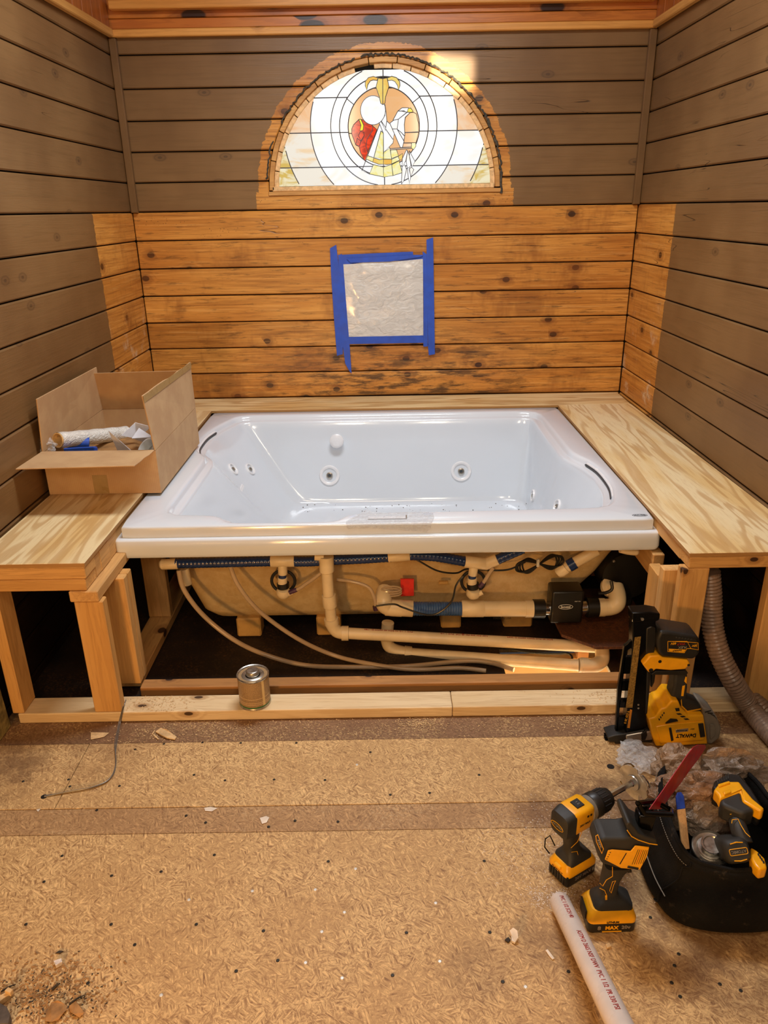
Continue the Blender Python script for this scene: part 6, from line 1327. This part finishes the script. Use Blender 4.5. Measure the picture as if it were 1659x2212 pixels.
scrap('wood_cube', [(12,2148),(20,2140),(30,2145),(24,2153)], 0.012, M_chip, 'small pale wood cube above the offcut at bottom left', 'wood offcut', z=0.012)
scrap('grey_disc', [(-12,2185),(4,2180),(18,2188),(26,2205),(22,2225),(-12,2225)], 0.020, plain('grey_rubber', '#5A5048', 0.7, var=0.2, vs=40), 'rounded grey lump cut off by the bottom left corner', 'lump')
scrap('dry_leaf', [(100,2190),(112,2170),(126,2168),(140,2172),(150,2180),(140,2192),(128,2205),(112,2212),(98,2208)], 0.001, M_leaf, 'dry brown leaf in the litter at bottom left, left one', 'leaf', lift=(0.002, 0.006, 0.01, 0.006, 0.003, 0.008, 0.003, 0.006, 0.002))
scrap('dry_leaf', [(150,2176),(166,2170),(176,2178),(184,2192),(172,2200),(160,2196),(152,2188)], 0.001, M_leaf, 'dry brown leaf in the litter at bottom left, right one', 'leaf', lift=(0.004, 0.01, 0.003, 0.006, 0.002, 0.008, 0.003))
for i, (a, b, r, lb) in enumerate((((115, 2202), (148, 2176), 0.0028, 'dark twig lying across the leaf at bottom left'), ((150, 2168), (186, 2148), 0.0018, 'thin dark fork of twig above the leaves'), ((2, 2142), (34, 2126), 0.0016, 'dark splinter near the left edge above the offcut'), ((112, 2138), (130, 2124), 0.003, 'short dark bark piece above the leaves'))):
    p, q = aZ(*a, r), aZ(*b, r+0.003)
    tag(MB().tube([p, p.lerp(q, 0.5)+V((0.001, 0.002, 0.001)), q], [r, r*0.9, r*0.5], 6).obj('twig', M_chipd, None), lb, 'twig')
def scatter(name, mt, spots, n, smin, smax, label, cat, seed, asp=3.0):
    rnd = random.Random(seed); g = MB()
    for i in range(n):
        cx_, cy_, sx_, sy_, zb = spots[rnd.randrange(len(spots))]
        x, y = rnd.gauss(cx_, sx_), rnd.gauss(cy_, sy_)
        if zb > 0.03 and not (-2.120 < y < -2.036): continue
        if zb < 0.03 and y > -2.125: continue
        s = rnd.uniform(smin, smax); a = rnd.uniform(0, PI); u_ = V((math.cos(a), math.sin(a), rnd.uniform(-0.3, 0.3)))*s*asp*0.5; v_ = V((-math.sin(a), math.cos(a), rnd.uniform(-0.3, 0.3)))*s*0.5
        c_ = V((x, y, zb+s*0.35)); h = V((0, 0, s*0.25))
        g.add([c_-u_-v_, c_+u_-v_, c_+u_+v_, c_-u_+v_, c_+h], [(0, 1, 4), (1, 2, 4), (2, 3, 4), (3, 0, 4), (3, 2, 1, 0)])
    return tag(g.obj(name, mt, None, fixn=False), label, cat, kind='stuff')
scatter('sawdust', M_chip, [(-0.75, -2.19, 0.10, 0.03, 0.0), (-0.55, -2.17, 0.10, 0.03, 0.0), (0.10, -2.15, 0.04, 0.02, 0.0), (0.2, -2.17, 0.25, 0.03, 0.0), (0.6, -2.16, 0.06, 0.02, 0.0), (-0.35, -2.17, 0.2, 0.03, 0.0), (-0.78, -2.08, 0.06, 0.03, 0.0385), (0.78, -2.07, 0.10, 0.03, 0.0385), (0.3, -2.3, 0.4, 0.06, 0)], 2600, 0.0007, 0.0022, 'pale sawdust scattered along the sill plate and the floor before it', 'sawdust', 21)
scatter('pipe_shavings', plain('sparkling_white_shavings', '#F1E6DA', 0.4), [(0.40, -2.62, 0.07, 0.06, 0), (0.52, -2.58, 0.08, 0.05, 0), (0.60, -2.68, 0.08, 0.06, 0), (0.45, -2.80, 0.05, 0.05, 0), (0.34, -2.72, 0.06, 0.06, 0), (0.36, -2.83, 0.02, 0.02, 0)], 1500, 0.0006, 0.0017, 'sparkling white plastic shavings around the drill on the floor', 'shavings', 22, 1.6)
scatter('floor_litter', M_leaf, [(-0.80, -3.05, 0.05, 0.03, 0), (-0.72, -3.08, 0.05, 0.03, 0), (-0.76, -3.02, 0.07, 0.03, 0)], 700, 0.001, 0.0045, 'brown wood shavings and litter heaped at the bottom left corner', 'litter', 23, 2.2)
scatter('floor_litter', M_chipd, [(-0.80, -3.05, 0.06, 0.03, 0), (-0.72, -3.07, 0.06, 0.03, 0)], 260, 0.001, 0.003, 'dark crumbs mixed through the litter at bottom left', 'litter', 24, 2.0)
